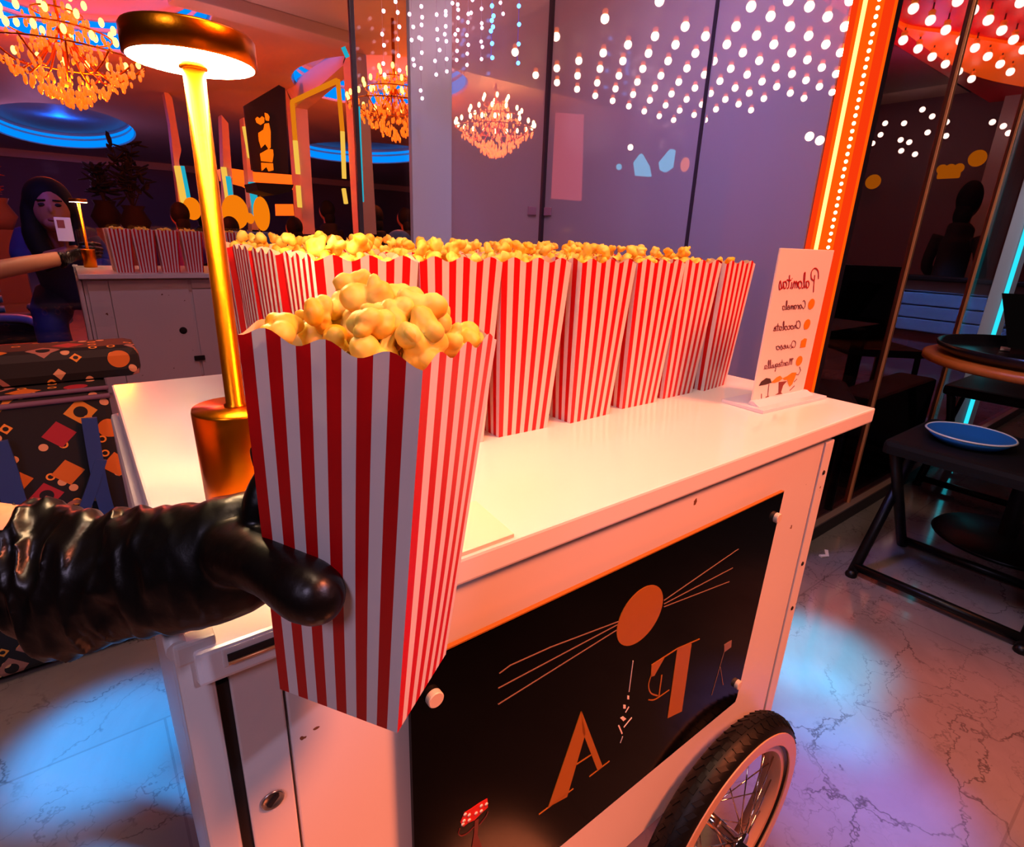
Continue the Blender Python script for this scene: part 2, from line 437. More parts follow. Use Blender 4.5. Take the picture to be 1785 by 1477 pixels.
MIRROR_Y = 2.1
def mirrored(o, label, group=None):
    """a copy reflected in the mirror plane y = MIRROR_Y"""
    c = dup(o)
    m = Matrix.Translation((0, 2*MIRROR_Y, 0)) @ Matrix.Diagonal((1, -1, 1, 1))
    c.matrix_basis = m @ o.matrix_basis
    c['label'] = label
    if group: c['group'] = group
    elif 'group' in c: del c['group']
    return c

def smooth_curve(pts, n=6):
    pts = [Vector(p) for p in pts]; out = []
    for i in range(len(pts)-1):
        p0 = pts[max(i-1,0)]; p1 = pts[i]; p2 = pts[i+1]; p3 = pts[min(i+2, len(pts)-1)]
        for k in range(n):
            t = k/n
            out.append(0.5*((2*p1) + (p2-p0)*t + (2*p0-5*p1+4*p2-p3)*t*t + (3*p1-p0-3*p2+p3)*t**3))
    out.append(pts[-1]); return out

M['pink_panel'] = glow('soft_pink_light', (255, 110, 110), 0.9)
M['cyan_soft'] = glow('soft_cyan_light', (90, 215, 255), 2.0)

M['clamp_plate'] = pbr('rosy_clamp_plate', (150, 104, 124), 0.5)

M['satin_steel'] = pbr('satin_steel_disc', (226, 206, 186), 0.5, 0.1)

M['dusky_soffit'] = pbr('dusky_soffit_tone', (120, 88, 96), 0.6)  # same soffit away from the red light, as a duskier copy

M['piping'] = pbr('dusky_piping', (92, 72, 104), 0.6)
# ------------------------------------------------------------------ camera and view
cd = bpy.data.cameras.new('camera'); cam = bpy.data.objects.new('camera', cd); COL.objects.link(cam)
rows = [[0.793257, -0.607805, 0.036282], [0.164852, 0.271749, 0.948144], [-0.586146, -0.74614, 0.315765]]
mw = Matrix([[rows[0][i], rows[1][i], rows[2][i], 0] for i in range(3)] + [[0, 0, 0, 1]])
mw.translation = (0, 0, 1.09)
cam.matrix_world = mw
cd.sensor_fit = 'HORIZONTAL'; cd.sensor_width = 36; cd.lens = 19.4356; cd.clip_start = 0.01; cd.clip_end = 80
SC.camera = cam
SC.view_settings.view_transform = 'Standard'; SC.view_settings.look = 'None'
SC.view_settings.gamma = 1; SC.view_settings.use_curve_mapping = False; SC.view_settings.exposure = 0.0
SC.cycles.use_denoising = True
SC.cycles.max_bounces = 7; SC.cycles.transparent_max_bounces = 24; SC.cycles.diffuse_bounces = 3; SC.cycles.glossy_bounces = 4
SC.cycles.caustics_reflective = False; SC.cycles.caustics_refractive = False; SC.cycles.sample_clamp_indirect = 4
w = bpy.data.worlds.new('dim_room'); SC.world = w; w.use_nodes = True
w.node_tree.nodes['Background'].inputs[0].default_value = (0.30, 0.16, 0.22, 1); w.node_tree.nodes['Background'].inputs[1].default_value = 0.05

# ------------------------------------------------------------------ setting
b = MB(); FZ = 0.06
b.box((-8, -4, 0.0), (12, 20, FZ)); struct(b.build('floor', 'marble'))

def oval(cx, cy, rx, ry, z, n=48): return [Vector((cx + rx*math.cos(2*PI*k/n), cy + ry*math.sin(2*PI*k/n), z)) for k in range(n)]
COVES = [(0.30, 6.0, 0.95, 1.55), (0.30, 14.1, 1.10, 3.0), (5.3, 12.2, 1.3, 1.8), (3.1, 6.6, 0.9, 1.2)]
bm = bmesh.new(); CZ = 2.69
edges = []
def loop(pts):
    vs = [bm.verts.new(p) for p in pts]
    return [bm.edges.new((vs[i], vs[(i+1) % len(vs)])) for i in range(len(vs))]
edges += loop([Vector(p) for p in ((-8, 2.3, CZ), (12, 2.3, CZ), (12, 19, CZ), (-8, 19, CZ))])
for c in COVES: edges += loop(oval(*c, CZ))
bmesh.ops.triangle_fill(bm, edges=edges, use_beauty=True, use_dissolve=False)
# recess walls and lids
for c in COVES:
    lo = [bm.verts.new(p) for p in oval(*c, CZ)]; hi = [bm.verts.new(p) for p in oval(*c, CZ + 0.30)]
    for k in range(48): bm.faces.new([lo[k], lo[(k+1) % 48], hi[(k+1) % 48], hi[k]])
    bm.faces.new(hi)
bmesh.ops.recalc_face_normals(bm, faces=bm.faces)
me = bpy.data.meshes.new('ceiling'); bm.to_mesh(me); bm.free(); me.materials.append(M['ceiling'])
o = bpy.data.objects.new('ceiling', me); COL.objects.link(o); struct(o)

b = MB(); b.box((-8, 18.8, 0), (12, 18.95, CZ)); struct(b.build('wall_back', 'purple_wall'))
b = MB(); b.box((7.6, 0.87, 0), (7.75, 4.9, CZ)); struct(b.build('wall_right', 'purple_wall'))
b = MB(); b.box((-8, 18.68, 2.52), (12, 18.8, 2.69)); struct(b.build('trim_1', 'plaster'))

# glass wall behind the cart
GT = 2.98
def pane(name, a, c, mat): b = MB(); b.box(a, c); return struct(b.build(name, mat))
pane('window_1', (-3.2, 2.097, 0), (0.884, 2.103, GT), 'glass')
pane('window_2', (0.900, 2.097, 0), (1.098, 2.103, GT), 'glass')
b = MB(); b.box((1.095, 2.07, 0), (1.272, 2.096, GT), 0.004); struct(b.build('wall_pillar', 'white_wall'))
pane('window_3', (1.276, 2.097, 0), (1.761, 2.103, GT), 'lilac')
pane('window_4', (1.777, 1.290, 0), (1.783, 2.080, GT), 'lilac')
pane('window_5', (1.777, 0.862, 0), (1.783, 1.276, GT), 'lilac')
pane('window_6', (1.835, 0.765, 0.12), (2.350, 0.771, GT), 'dark_glass')
pane('window_7', (2.370, 0.765, 0.12), (3.160, 0.771, GT), 'dark_glass')
pane('window_8', (3.180, 0.765, 0.12), (7.6, 0.771, GT), 'dark_glass')
b = MB(); b.box((0.884, 2.092, 0), (0.900, 2.110, GT), 0.002); struct(b.build('trim_2', 'mullion'))
b = MB(); b.box((1.762, 2.082, 0), (1.784, 2.108, GT), 0.003); struct(b.build('trim_3', 'mullion_dark'))
b = MB(); b.box((1.774, 1.277, 0), (1.786, 1.289, GT)); struct(b.build('trim_4', 'mullion_dark'))
b = MB(); b.box((2.352, 0.757, 0.12), (2.368, 0.778, GT), 0.002); struct(b.build('trim_5', 'gold_trim'))
b = MB(); b.box((3.162, 0.757, 0.12), (3.178, 0.778, GT), 0.002); struct(b.build('trim_6', 'gold_trim'))
b = MB(); b.box((1.272, 2.094, 0), (1.276, 2.104, GT)); struct(b.build('trim_7', 'mullion_dark'))
b = MB(); b.box((1.836, 0.742, FZ), (7.6, 0.79, 0.116), 0.003); struct(b.build('baseboard_right', 'skirting'))
b = MB(); b.box((1.836, 0.740, 0.116), (7.6, 0.79, 0.123)); struct(b.build('trim_8', 'skirting_top'))

# patch fittings on the lilac glass doors
for k, (pa, pc, where) in enumerate((((1.69, 2.088, 1.20), (1.735, 2.097, 1.235), 'flat of the milky glass before the corner bar'), ((1.768, 2.03, 1.20), (1.777, 2.075, 1.235), 'side pane just past the corner bar'))):
    b = MB(); b.box(pa, pc, 0.002)
    tag(b.build('glass_clamp', 'clamp_plate'), 'small square glass clamp on the ' + where, 'clamp')

# ------------------------------------------------------------------ glowing corner column
col = thing('light_column', 'glowing orange corner column with tube light and dotted LED strip', 'light column', (1.79, 0.80, 0))
b = MB(); b.box((1.781, 0.752, 0), (1.80, 0.858, GT)); b.build('column_body', 'column_orange', col)
b = MB(); b.box((1.7795, 0.752, 0), (1.781, 0.776, GT)); b.build('red_edge', 'column_red', col)
b = MB(); b.box((1.7795, 0.842, 0), (1.781, 0.858, GT)); b.build('red_edge', 'column_red', col)
b = MB(); b.tube([(1.778, 0.824, 0.02), (1.778, 0.824, GT)], 0.0055, 10); b.build('tube_light', 'tube_white', col)
b = MB(); b.box((1.80, 0.754, 0), (1.834, 0.84, GT)); b.build('column_back', 'mullion_dark', col)
ledm = None
for k in range(96):
    z = 0.66 + k * 0.0192
    if ledm is None:
        b = MB(); b.sphere((1.779, 0.790, z), 0.0052, 8, 6); ledm = b.build('led', 'led_dot', col); z0 = z
    else:
        c = ledm.copy(); COL.objects.link(c); c.location.z += z - z0

# ------------------------------------------------------------------ bulb canopy seen in the glass
can = thing('bulb_canopy', 'red soffit canopy with curved orange rim carrying the round bulbs', 'canopy', (4.6, 2.6, 2.52))
rim = smooth_curve([(3.7119,1.7732,2.5300), (4.5459,1.8786,2.5300), (5.9683,1.8886,2.5300), (6.8301,1.6813,2.5300), (7.4854,1.3535,2.5300)], 6)
rim2 = smooth_curve([(3.5736,1.7189,2.5300), (4.5039,1.8642,2.5300), (4.9727,1.6951,2.5300), (5.5726,1.4388,2.5300), (6.0232,1.1633,2.5300)], 6)
b = MB(); b.prism([(3.0, 1.12, 2.53), (7.4, 0.84, 2.53), (7.4, 2.05, 2.53), (3.0, 2.05, 2.53)], (0, 0, 0.12)); b.build('soffit', 'canopy_red', can)
b = MB(); b.prism([(3.0, 2.055, 2.53), (6.4, 2.055, 2.53), (6.4, 4.9, 2.53), (3.0, 4.9, 2.53)], (0, 0, 0.12)); b.build('soffit', 'dusky_soffit', can)
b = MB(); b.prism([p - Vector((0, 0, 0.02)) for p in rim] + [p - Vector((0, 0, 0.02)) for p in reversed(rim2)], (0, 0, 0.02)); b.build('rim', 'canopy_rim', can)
bulbs = [(2.977, 2.551, 2.44), (2.948, 2.958, 2.44), (3.415, 2.691, 2.44), (3.658, 2.704, 2.44), (3.900, 2.696, 2.44), (4.134, 2.713, 2.44), (4.384, 2.728, 2.44), (4.627, 2.728, 2.44), (4.877, 2.725, 2.44), (5.127, 2.732, 2.44), (5.390, 2.743, 2.44), (5.646, 2.749, 2.44), (3.419, 2.938, 2.44), (3.656, 2.947, 2.44), (3.909, 2.959, 2.44), (4.161, 2.971, 2.44), (4.418, 2.987, 2.44), (4.652, 2.984, 2.44), (4.917, 3.003, 2.44), (5.148, 2.997, 2.44), (5.432, 3.020, 2.44), (5.690, 3.021, 2.44), (3.420, 3.180, 2.44), (3.669, 3.199, 2.44), (3.917, 3.211, 2.44), (4.173, 3.223, 2.44), (4.416, 3.227, 2.44), (4.669, 3.246, 2.44), (4.948, 3.274, 2.44), (5.189, 3.279, 2.44), (5.459, 3.288, 2.44), (3.427, 3.429, 2.44), (3.675, 3.456, 2.44), (3.941, 3.480, 2.44), (4.195, 3.498, 2.44), (4.453, 3.509, 2.44), (4.710, 3.525, 2.44), (4.966, 3.534, 2.44), (5.250, 3.562, 2.44), (5.502, 3.576, 2.44), (5.812, 3.623, 2.44), (3.953, 3.748, 2.44), (4.209, 3.764, 2.44), (4.467, 3.781, 2.44), (4.740, 3.803, 2.44), (5.005, 3.826, 2.44), (5.277, 3.842, 2.44), (5.547, 3.858, 2.44), (4.247, 4.056, 2.44), (4.512, 4.074, 2.44), (4.795, 4.104, 2.44), (5.068, 4.125, 2.44), (5.348, 4.161, 2.44), (5.622, 4.175, 2.44), (5.921, 4.237, 2.44), (4.564, 4.384, 2.44), (4.848, 4.421, 2.44), (5.135, 4.457, 2.44), (5.425, 4.487, 2.44), (5.693, 4.497, 2.44), (3.424, 2.237, 2.44), (3.641, 2.235, 2.44), (3.883, 2.237, 2.44), (4.127, 2.236, 2.44), (4.369, 2.233, 2.44), (4.608, 2.239, 2.44), (3.644, 2.469, 2.44), (3.884, 2.465, 2.44), (4.124, 2.474, 2.44), (4.374, 2.474, 2.44), (4.608, 2.473, 2.44), (4.866, 2.485, 2.44), (5.110, 2.485, 2.44), (3.662, 2.010, 2.44), (3.888, 2.008, 2.44), (4.122, 2.006, 2.44), (3.491, 2.047, 2.44), (3.734, 1.817, 2.44), (2.944, 3.417, 2.44), (3.448, 4.245, 2.44), (3.442, 3.966, 2.44), (3.733, 4.288, 2.44), (2.945, 3.885, 2.44), (3.431, 3.695, 2.44), (3.710, 3.999, 2.44), (4.014, 4.321, 2.44), (3.700, 3.725, 2.44), (3.987, 4.036, 2.44), (4.304, 4.371, 2.44), (4.109, 1.626, 2.44), (4.371, 1.620, 2.44), (4.614, 1.610, 2.44), (4.887, 1.604, 2.44), (5.122, 1.586, 2.44), (5.389, 1.578, 2.44), (5.652, 1.566, 2.44), (5.925, 1.564, 2.44), (4.634, 1.853, 2.44), (4.885, 1.846, 2.44), (5.140, 1.839, 2.44), (5.391, 1.830, 2.44), (5.663, 1.820, 2.44), (5.957, 1.813, 2.44), (4.161, 1.427, 2.44), (4.371, 1.410, 2.44), (4.605, 1.394, 2.44), (4.858, 1.385, 2.44), (5.103, 1.378, 2.44), (5.379, 1.380, 2.44), (4.418, 1.206, 2.44)]
root = None
for p in bulbs:
    if root is None:
        root = thing('light_bulb', 'round warm bulb in a brass socket under the red canopy', 'light bulb', p, 'bulbs on the canopy grid')
        b = MB(); b.sphere(Vector(p), 0.028, 12, 8); b.build('globe', 'bulb', root)
        b = MB(); b.lathe([(0.0, 0.022), (0.017, 0.022), (0.020, 0.046), (0.012, 0.054), (0.0, 0.054)], p, 12); b.build('socket', 'socket', root)
        b = MB(); b.tube([Vector(p) + Vector((0, 0, 0.052)), Vector(p) + Vector((0, 0, 0.0895))], 0.005, 6); b.build('stem', 'dusky_soffit', root)
    else:
        c = dup(root); c.location = p

# ------------------------------------------------------------------ fairy lights in front of the glass
strands = [(0, [(0.964, 2.0, 1.792), (0.951, 2.0, 1.725), (0.960, 2.0, 1.694), (0.952, 2.0, 1.640), (0.957, 2.0, 1.607)], 'pink fairy light strand over the dark mirror, farthest from the white pillar'), (0, [(1.013, 2.0, 1.800), (1.021, 2.0, 1.760), (1.010, 2.0, 1.723), (1.012, 2.0, 1.674), (1.015, 2.0, 1.631), (1.001, 2.0, 1.829)], 'pink fairy light strand over the mirror between the first and third strands'), (0, [(1.050, 2.0, 1.805), (1.061, 2.0, 1.731), (1.073, 2.0, 1.771), (1.069, 2.0, 1.674), (1.075, 2.0, 1.657)], 'pink fairy light strand at the edge where mirror and white pillar meet'), (0, [(1.104, 2.0, 1.838), (1.109, 2.0, 1.807), (1.104, 2.0, 1.784), (1.102, 2.0, 1.742), (1.103, 2.0, 1.701), (1.087, 2.0, 1.744), (1.092, 2.0, 1.583), (1.102, 2.0, 1.559), (1.097, 2.0, 1.653)], 'long pink fairy light strand down the middle of the white pillar'), (0, [(1.162, 2.0, 1.828), (1.165, 2.0, 1.784), (1.167, 2.0, 1.754), (1.181, 2.0, 1.723), (1.149, 2.0, 1.686), (1.157, 2.0, 1.644)], 'pink fairy light strand at the border of pillar and milky glass'), (0, [(1.199, 2.0, 1.846), (1.199, 2.0, 1.835), (1.199, 2.0, 1.801), (1.192, 2.0, 1.776), (1.203, 2.0, 1.756), (1.205, 2.0, 1.701), (1.206, 2.0, 1.662)], 'pink fairy light strand along the first seam of the milky glass'), (0, [(1.252, 2.0, 1.878), (1.255, 2.0, 1.863), (1.255, 2.0, 1.838), (1.254, 2.0, 1.801), (1.249, 2.0, 1.767), (1.248, 2.0, 1.735), (1.246, 2.0, 1.706), (1.235, 2.0, 1.785), (1.215, 2.0, 1.877)], 'dense pink fairy light strand over the milky glass, next after the seam'), (0, [(1.293, 2.0, 1.860), (1.313, 2.0, 1.866), (1.291, 2.0, 1.834), (1.284, 2.0, 1.793), (1.295, 2.0, 1.764), (1.288, 2.0, 1.735), (1.287, 2.0, 1.699), (1.322, 2.0, 1.907)], 'pink fairy light strand just before the rosy chandelier'), (0, [(1.350, 2.0, 1.889), (1.353, 2.0, 1.844), (1.356, 2.0, 1.830), (1.351, 2.0, 1.786), (1.361, 2.0, 1.770), (1.356, 2.0, 1.730)], 'pink fairy light strand next to the blue strand above the rosy chandelier'), (1, [(1.396, 2.0, 1.909), (1.409, 2.0, 1.879), (1.397, 2.0, 1.863), (1.407, 2.0, 1.844), (1.392, 2.0, 1.829), (1.403, 2.0, 1.790), (1.407, 2.0, 1.744)], 'blue fairy light strand directly above the rosy chandelier'), (0, [(1.432, 2.0, 1.928), (1.455, 2.0, 1.896)], 'short strand of two pink fairy lights between the blue strands'), (1, [(1.521, 2.0, 1.938), (1.528, 2.0, 1.879), (1.530, 2.0, 1.814), (1.531, 2.0, 1.750)], 'sparse blue fairy light strand nearest the dark corner bar')]
for i, (blue, pts, lbl) in enumerate(strands):
    xs = sum(p[0] for p in pts)/len(pts); zs = min(p[2] for p in pts)
    r = thing('fairy_light_strand', lbl, 'fairy lights', (xs, 2.0, zs), 'fairy lights hung before the glass')
    b = MB(); b.tube([(xs, 2.0, 2.95), (xs, 2.0, zs - 0.01)], 0.0006, 5); b.build('wire', 'wire_blue' if blue else 'wire', r)
    for p in pts:
        b = MB(); b.sphere((xs + (p[0]-xs)*0.6, 1.996, p[2]), 0.0060 if not blue else 0.0075, 8, 6); b.build('tiny_bulb', 'fairy_blue' if blue else 'fairy_pink', r)

# ------------------------------------------------------------------ the cart
CX0, CX1, CY0, CY1, TZ = 0.018, 0.922, 0.293, 0.961, 0.870
cart = thing('popcorn_cart', 'white wheeled serving cart with glossy top and black front board', 'cart', (0.45, 0.62, 0))
b = MB(); b.box((CX0, CY0, TZ - 0.022), (CX1, CY1, TZ), 0.0025); b.build('tabletop', 'top', cart)
b = MB(); b.box((0.030, 0.308, 0.34), (0.800, 0.915, TZ - 0.022), 0.003); body = b.build('cabinet_body', 'paint', cart)
# front face pieces, 5 mm proud, with real gaps between them
b = MB(); b.box((0.0335, 0.3005, 0.335), (0.0615, 0.308, 0.8472), 0.0012); stile = b.build('front_panel', 'paint', cart)
b = MB(); b.box((0.0632, 0.3005, 0.335), (0.787, 0.308, 0.8472), 0.0012); b.build('front_panel', 'paint', cart)
b = MB(); b.box((0.009, 0.298, 0.26), (0.0265, 0.340, 0.868), 0.002); b.build('corner_post', 'paint', cart)
b = MB(); b.box((0.0265, 0.3025, 0.30), (0.0336, 0.3075, 0.838)); b.build('slot', 'groove', cart)
b = MB(); b.box((0.792, 0.300, 0.30), (0.819, 0.345, 0.838), 0.002); b.build('corner_post', 'paint', cart)
b = MB(); b.box((0.7868, 0.3025, 0.30), (0.792, 0.3075, 0.838)); b.build('rusty_seam', 'rust', cart)
b = MB(); b.box((0.009, 0.34, 0.26), (0.0275, 0.93, 0.838), 0.008); b.build('side_panel', 'paint', cart)
b = MB(); b.tube([(0.012, 0.30, 0.872), (0.012, 0.345, 0.872)], 0.006, 10); b.box((0.0095, 0.2975, 0.862), (0.030, 0.309, 0.876), 0.002); b.build('corner_block', 'paint', cart)
b = MB(); b.box((0.031, 0.2925, 0.8555), (0.088, 0.2955, 0.868), 0.001); rail = b.build('drawer_rail', 'paint', cart)
b = MB(); b.box((0.0335, 0.2915, 0.8595), (0.0875, 0.2930, 0.8640)); b.build('rail_slot', 'groove', rail)
b = MB(); b.tube([(0.0335, 0.2912, 0.8585), (0.0875, 0.2912, 0.8585)], 0.0009, 6); b.build('rail_edge', 'gold_trim', rail)
# lock
lk = Vector((0.0475, 0.3000, 0.735))
b = MB(); b.lathe([(0.0066, 0.0), (0.0074, 0.0008), (0.0066, 0.0018), (0.0056, 0.001), (0.0, 0.001)], lk, 24, axis=(0, -1, 0)); lock = b.build('lock', 'nickel', cart)
b = MB(); b.obox(lk + Vector((0, -0.0013, 0)), Vector((0.0030, 0, 0.0030)), Vector((0, 0.0008, 0)), Vector((-0.0010, 0, 0.0010))); b.build('keyhole', 'groove', lock)
for (x, z) in ((0.805, 0.79), (0.805, 0.64), (0.805, 0.56)):
    b = MB(); b.lathe([(0.0, 0.0015), (0.003, 0.0012), (0.0036, 0)], (x, 0.300, z), 12, axis=(0, -1, 0)); b.build('screw', 'groove', cart)
# back face: what the mirror shows
for (x0, x1, mat) in ((0.045, 0.125, 'paint'), (0.128, 0.455, 'paint'), (0.470, 0.790, 'paint')):
    b = MB(); b.box((x0, 0.915, 0.30), (x1, 0.925, 0.838 if x0 < 0.4 else 0.79), 0.002); b.build('back_panel', mat, cart)
b = MB(); b.box((0.470, 0.915, 0.795), (0.790, 0.925, 0.838), 0.002); b.build('drawer_front', 'paint', cart)
b = MB(); b.lathe([(0.0, 0.006), (0.014, 0.004), (0.018, 0)], (0.404, 0.925, 0.585), 20, axis=(0, 1, 0)); b.build('door_knob', 'groove', cart)
b = MB(); b.box((0.435, 0.924, 0.425), (0.485, 0.934, 0.450), 0.003); b.build('latch', 'groove', cart)
b = MB(); b.box((0.04, 0.87, FZ), (0.08, 0.91, 0.34)); b.build('leg', 'paint', cart)
b = MB(); b.box((0.04, 0.315, FZ), (0.08, 0.355, 0.34)); b.build('leg', 'paint', cart)

# black board on stand-offs
BY = 0.2885
poly = [(0.6674,0.2885,0.8008),(0.6556,0.2885,0.4802),(0.6550,0.2885,0.4723),(0.2959,0.2885,0.4881)]
x0, zT = 0.143, poly[0][2]
slope = (poly[2][2]-poly[3][2])/(poly[2][0]-poly[3][0])
board_pts = [(poly[0][0], BY, zT), (poly[1][0], BY, poly[1][2]), (poly[2][0]-0.002, BY, poly[2][2]), (x0, BY, poly[2][2]), (x0, BY, zT - 0.002)]
b = MB(); b.prism(board_pts, (0, 0.004, 0)); board = b.build('sign_board', 'black_acrylic', cart)
b = MB(); b.box((x0, BY, zT - 0.0005), (poly[0][0], BY + 0.004, zT + 0.0008)); b.build('gold_edge', 'gold_vinyl', board)
for q in ((0.1617,0.2885,0.7643), (0.6586,0.2885,0.7670), (0.6455,0.2885,0.5095)):
    b = MB(); b.lathe([(0.0066, -0.011), (0.0066, 0.0045), (0.0060, 0.0052), (0.0, 0.0052)], q, 28, axis=(0, -1, 0)); b.build('standoff', 'satin_steel', board, smooth=False)
NY = Vector((0, -1, 0)); TH = 0.0006
def vin(name, mat, polys=(), strokes=()):
    b = MB()
    for p in polys: b.prism([Vector(q) for q in p], NY*TH)
    for p, ww in strokes: b.stroke([Vector(q) for q in p], ww, NY, TH)
    return b.build(name, mat, board)
cc = Vector((0.4026,0.2885,0.7306))
circ = [cc + Vector((0.0355*math.cos(2*PI*k/40), 0, 0.0335*math.sin(2*PI*k/40))) for k in range(40)]
vin('gold_disc', 'gold_vinyl', [circ])
vin('whiskers', 'pale_vinyl', [], [([(0.3696,0.2885,0.7383),(0.2794,0.2885,0.7516),(0.2343,0.2885,0.7552),(0.2232,0.2885,0.7528)], 0.0008), ([(0.3692,0.2885,0.7351),(0.2225,0.2885,0.7379)], 0.0008), ([(0.3693,0.2885,0.7290),(0.2231,0.2885,0.7207)], 0.0008),
    ([(0.4401,0.2885,0.7329),(0.5784,0.2885,0.7484)], 0.0008), ([(0.4411,0.2885,0.7282),(0.5731,0.2885,0.7241)], 0.0008), ([(0.4418,0.2885,0.7243),(0.5710,0.2885,0.7056)], 0.0008)])
vin('letter', 'gold_vinyl', [[(0.3263,0.2885,0.6514),(0.3364,0.2885,0.6172),(0.3178,0.2885,0.5433),(0.2913,0.2885,0.5493)], [(0.3271,0.2885,0.6517),(0.3701,0.2885,0.5485),(0.3621,0.2885,0.5484),(0.3318,0.2885,0.6215)]],
    [([(0.2793,0.2885,0.5486),(0.3263,0.2885,0.5482)], 0.0012), ([(0.3247,0.2885,0.5812),(0.3515,0.2885,0.5793)], 0.0014), ([(0.3499,0.2885,0.5480),(0.3810,0.2885,0.5485)], 0.0012)])
vin('letter', 'gold_vinyl', [[(0.4801,0.2885,0.6509),(0.5089,0.2885,0.6442),(0.5128,0.2885,0.5396),(0.4829,0.2885,0.5469)], [(0.4342,0.2885,0.6504),(0.4572,0.2885,0.6504),(0.4424,0.2885,0.6327),(0.4361,0.2885,0.6345)]],
    [([(0.4341,0.2885,0.6513),(0.4801,0.2885,0.6509),(0.5252,0.2885,0.6430)], 0.0014), (smooth_curve([(0.4365,0.2885,0.6374),(0.4339,0.2885,0.6245),(0.4406,0.2885,0.6094),(0.4550,0.2885,0.5971)]), 0.0016), ([(0.4569,0.2885,0.6257),(0.4575,0.2885,0.5948)], 0.0022), (smooth_curve([(0.4380,0.2885,0.6011),(0.4515,0.2885,0.5941),(0.4770,0.2885,0.5931)]), 0.0012)])
vin('sparkle', 'white_vinyl', [[(0.3978,0.2885,0.6298),(0.4009,0.2885,0.6281),(0.4017,0.2885,0.6229),(0.3986,0.2885,0.6247)], [(0.3929,0.2885,0.6202),(0.3969,0.2885,0.6178),(0.3977,0.2885,0.6126),(0.3936,0.2885,0.6150)], [(0.3908,0.2885,0.6033),(0.3954,0.2885,0.6029),(0.4011,0.2885,0.5962),(0.3965,0.2885,0.5958)]],
    [([(0.4000,0.2885,0.6750),(0.3999,0.2885,0.6340)], 0.0008), ([(0.4034,0.2885,0.6116),(0.3986,0.2885,0.6065)], 0.0012), ([(0.4112,0.2885,0.5916),(0.3989,0.2885,0.5853)], 0.0012), ([(0.3894,0.2885,0.5938),(0.3973,0.2885,0.5774)], 0.0016), ([(0.3990,0.2885,0.5722),(0.3963,0.2885,0.5648)], 0.0008)])
vin('kite_drawing', 'pale_vinyl', [[(0.5881,0.2885,0.6041),(0.6056,0.2885,0.6029),(0.6077,0.2885,0.5908),(0.5919,0.2885,0.5904)]], [([(0.5916,0.2885,0.5915),(0.5880,0.2885,0.5712),(0.5802,0.2885,0.5265)], 0.0010), ([(0.5888,0.2885,0.5680),(0.6061,0.2885,0.5292)], 0.0010)])
vin('carousel_drawing', 'red_vinyl', [[(0.1866,0.2885,0.6138),(0.1906,0.2885,0.6215),(0.1983,0.2885,0.6209),(0.2061,0.2885,0.6210),(0.2147,0.2885,0.6198),(0.2156,0.2885,0.6087),(0.2082,0.2885,0.6068),(0.2016,0.2885,0.6044),(0.1949,0.2885,0.6064),(0.1896,0.2885,0.6059)]])
b = MB()
for q in [(0.2080,0.2885,0.6167),(0.2136,0.2885,0.6144),(0.2026,0.2885,0.6119),(0.2081,0.2885,0.6103),(0.1954,0.2885,0.6156),(0.1901,0.2885,0.6130),(0.1955,0.2885,0.6094),(0.1890,0.2885,0.6098),(0.1912,0.2885,0.6197)]:
    b.lathe([(0, 0.0012), (0.0017, 0.0012), (0.0017, 0.0005)], q, 8, axis=(0, -1, 0))
b.build('carousel_dots', 'white_vinyl', board)
vin('carousel_base', 'dark_red_vinyl', [[(0.2016,0.2885,0.6023),(0.2059,0.2885,0.6024),(0.2050,0.2885,0.5831),(0.2105,0.2885,0.5623),(0.1990,0.2885,0.5723),(0.2012,0.2885,0.5885)]], [(smooth_curve([(0.1861,0.2885,0.6067),(0.1849,0.2885,0.6021),(0.1879,0.2885,0.5961),(0.1945,0.2885,0.5941),(0.2011,0.2885,0.5964)]), 0.0010), (smooth_curve([(0.2067,0.2885,0.5939),(0.2134,0.2885,0.5984),(0.2158,0.2885,0.6029)]), 0.0010)])

# wheel
WC = Vector((0.645, 0.268, 0.2505)); WR = 0.1905
wh = None
tyre_c = []
b = MB()
n = 72; m = 14
rr = 0.024
prof = [(WR - rr + rr*math.cos(a)*1.0, rr*0.95*math.sin(a)) for a in [2*PI*k/m for k in range(m)]]
V = [[b.b.verts.new(WC + Vector((r*math.cos(2*PI*i/n), y, r*math.sin(2*PI*i/n)))) for (r, y) in prof] for i in range(n)]
for i in range(n):
    for k in range(m): b._f([V[i][k], V[i][(k+1) % m], V[(i+1) % n][(k+1) % m], V[(i+1) % n][k]], True)
tyre = b.build('wheel', 'rubber', cart)
b = MB()
for i in range(64):
    for row, ang in ((-1, -0.55), (0, 0.0), (1, 0.55)):
        a = 2*PI*(i + 0.5*(row % 2))/64
        er = Vector((math.cos(a), 0, math.sin(a))); et = Vector((-math.sin(a), 0, math.cos(a))); ey = Vector((0, 1, 0))
        nrm = er*math.cos(ang) + ey*math.sin(ang); ax = ey*math.cos(ang) - er*math.sin(ang)
        c = WC + er*(WR - rr) + nrm*(rr*0.955)
        b.obox(c, et*0.0058 + ax*0.003*(1 if row else 0), ax*0.0035, nrm*0.0014)
b.build('tread', 'rubber', tyre)
def ring(r0, r1, y0, y1, name, mat, par):
    b = MB(); n = 72
    V = [[b.b.verts.new(WC + Vector((r*math.cos(2*PI*i/n), y, r*math.sin(2*PI*i/n)))) for (r, y) in ((r0, y0), (r1, y0), (r1, y1), (r0, y1))] for i in range(n)]
    for i in range(n):
        for k in range(4): b._f([V[i][k], V[i][(k+1) % 4], V[(i+1) % n][(k+1) % 4], V[(i+1) % n][k]], k in (1, 3))
    return b.build(name, mat, par)
ring(WR - 0.050, WR - 0.034, -0.0165, 0.0165, 'rim', 'cream_rim', tyre)
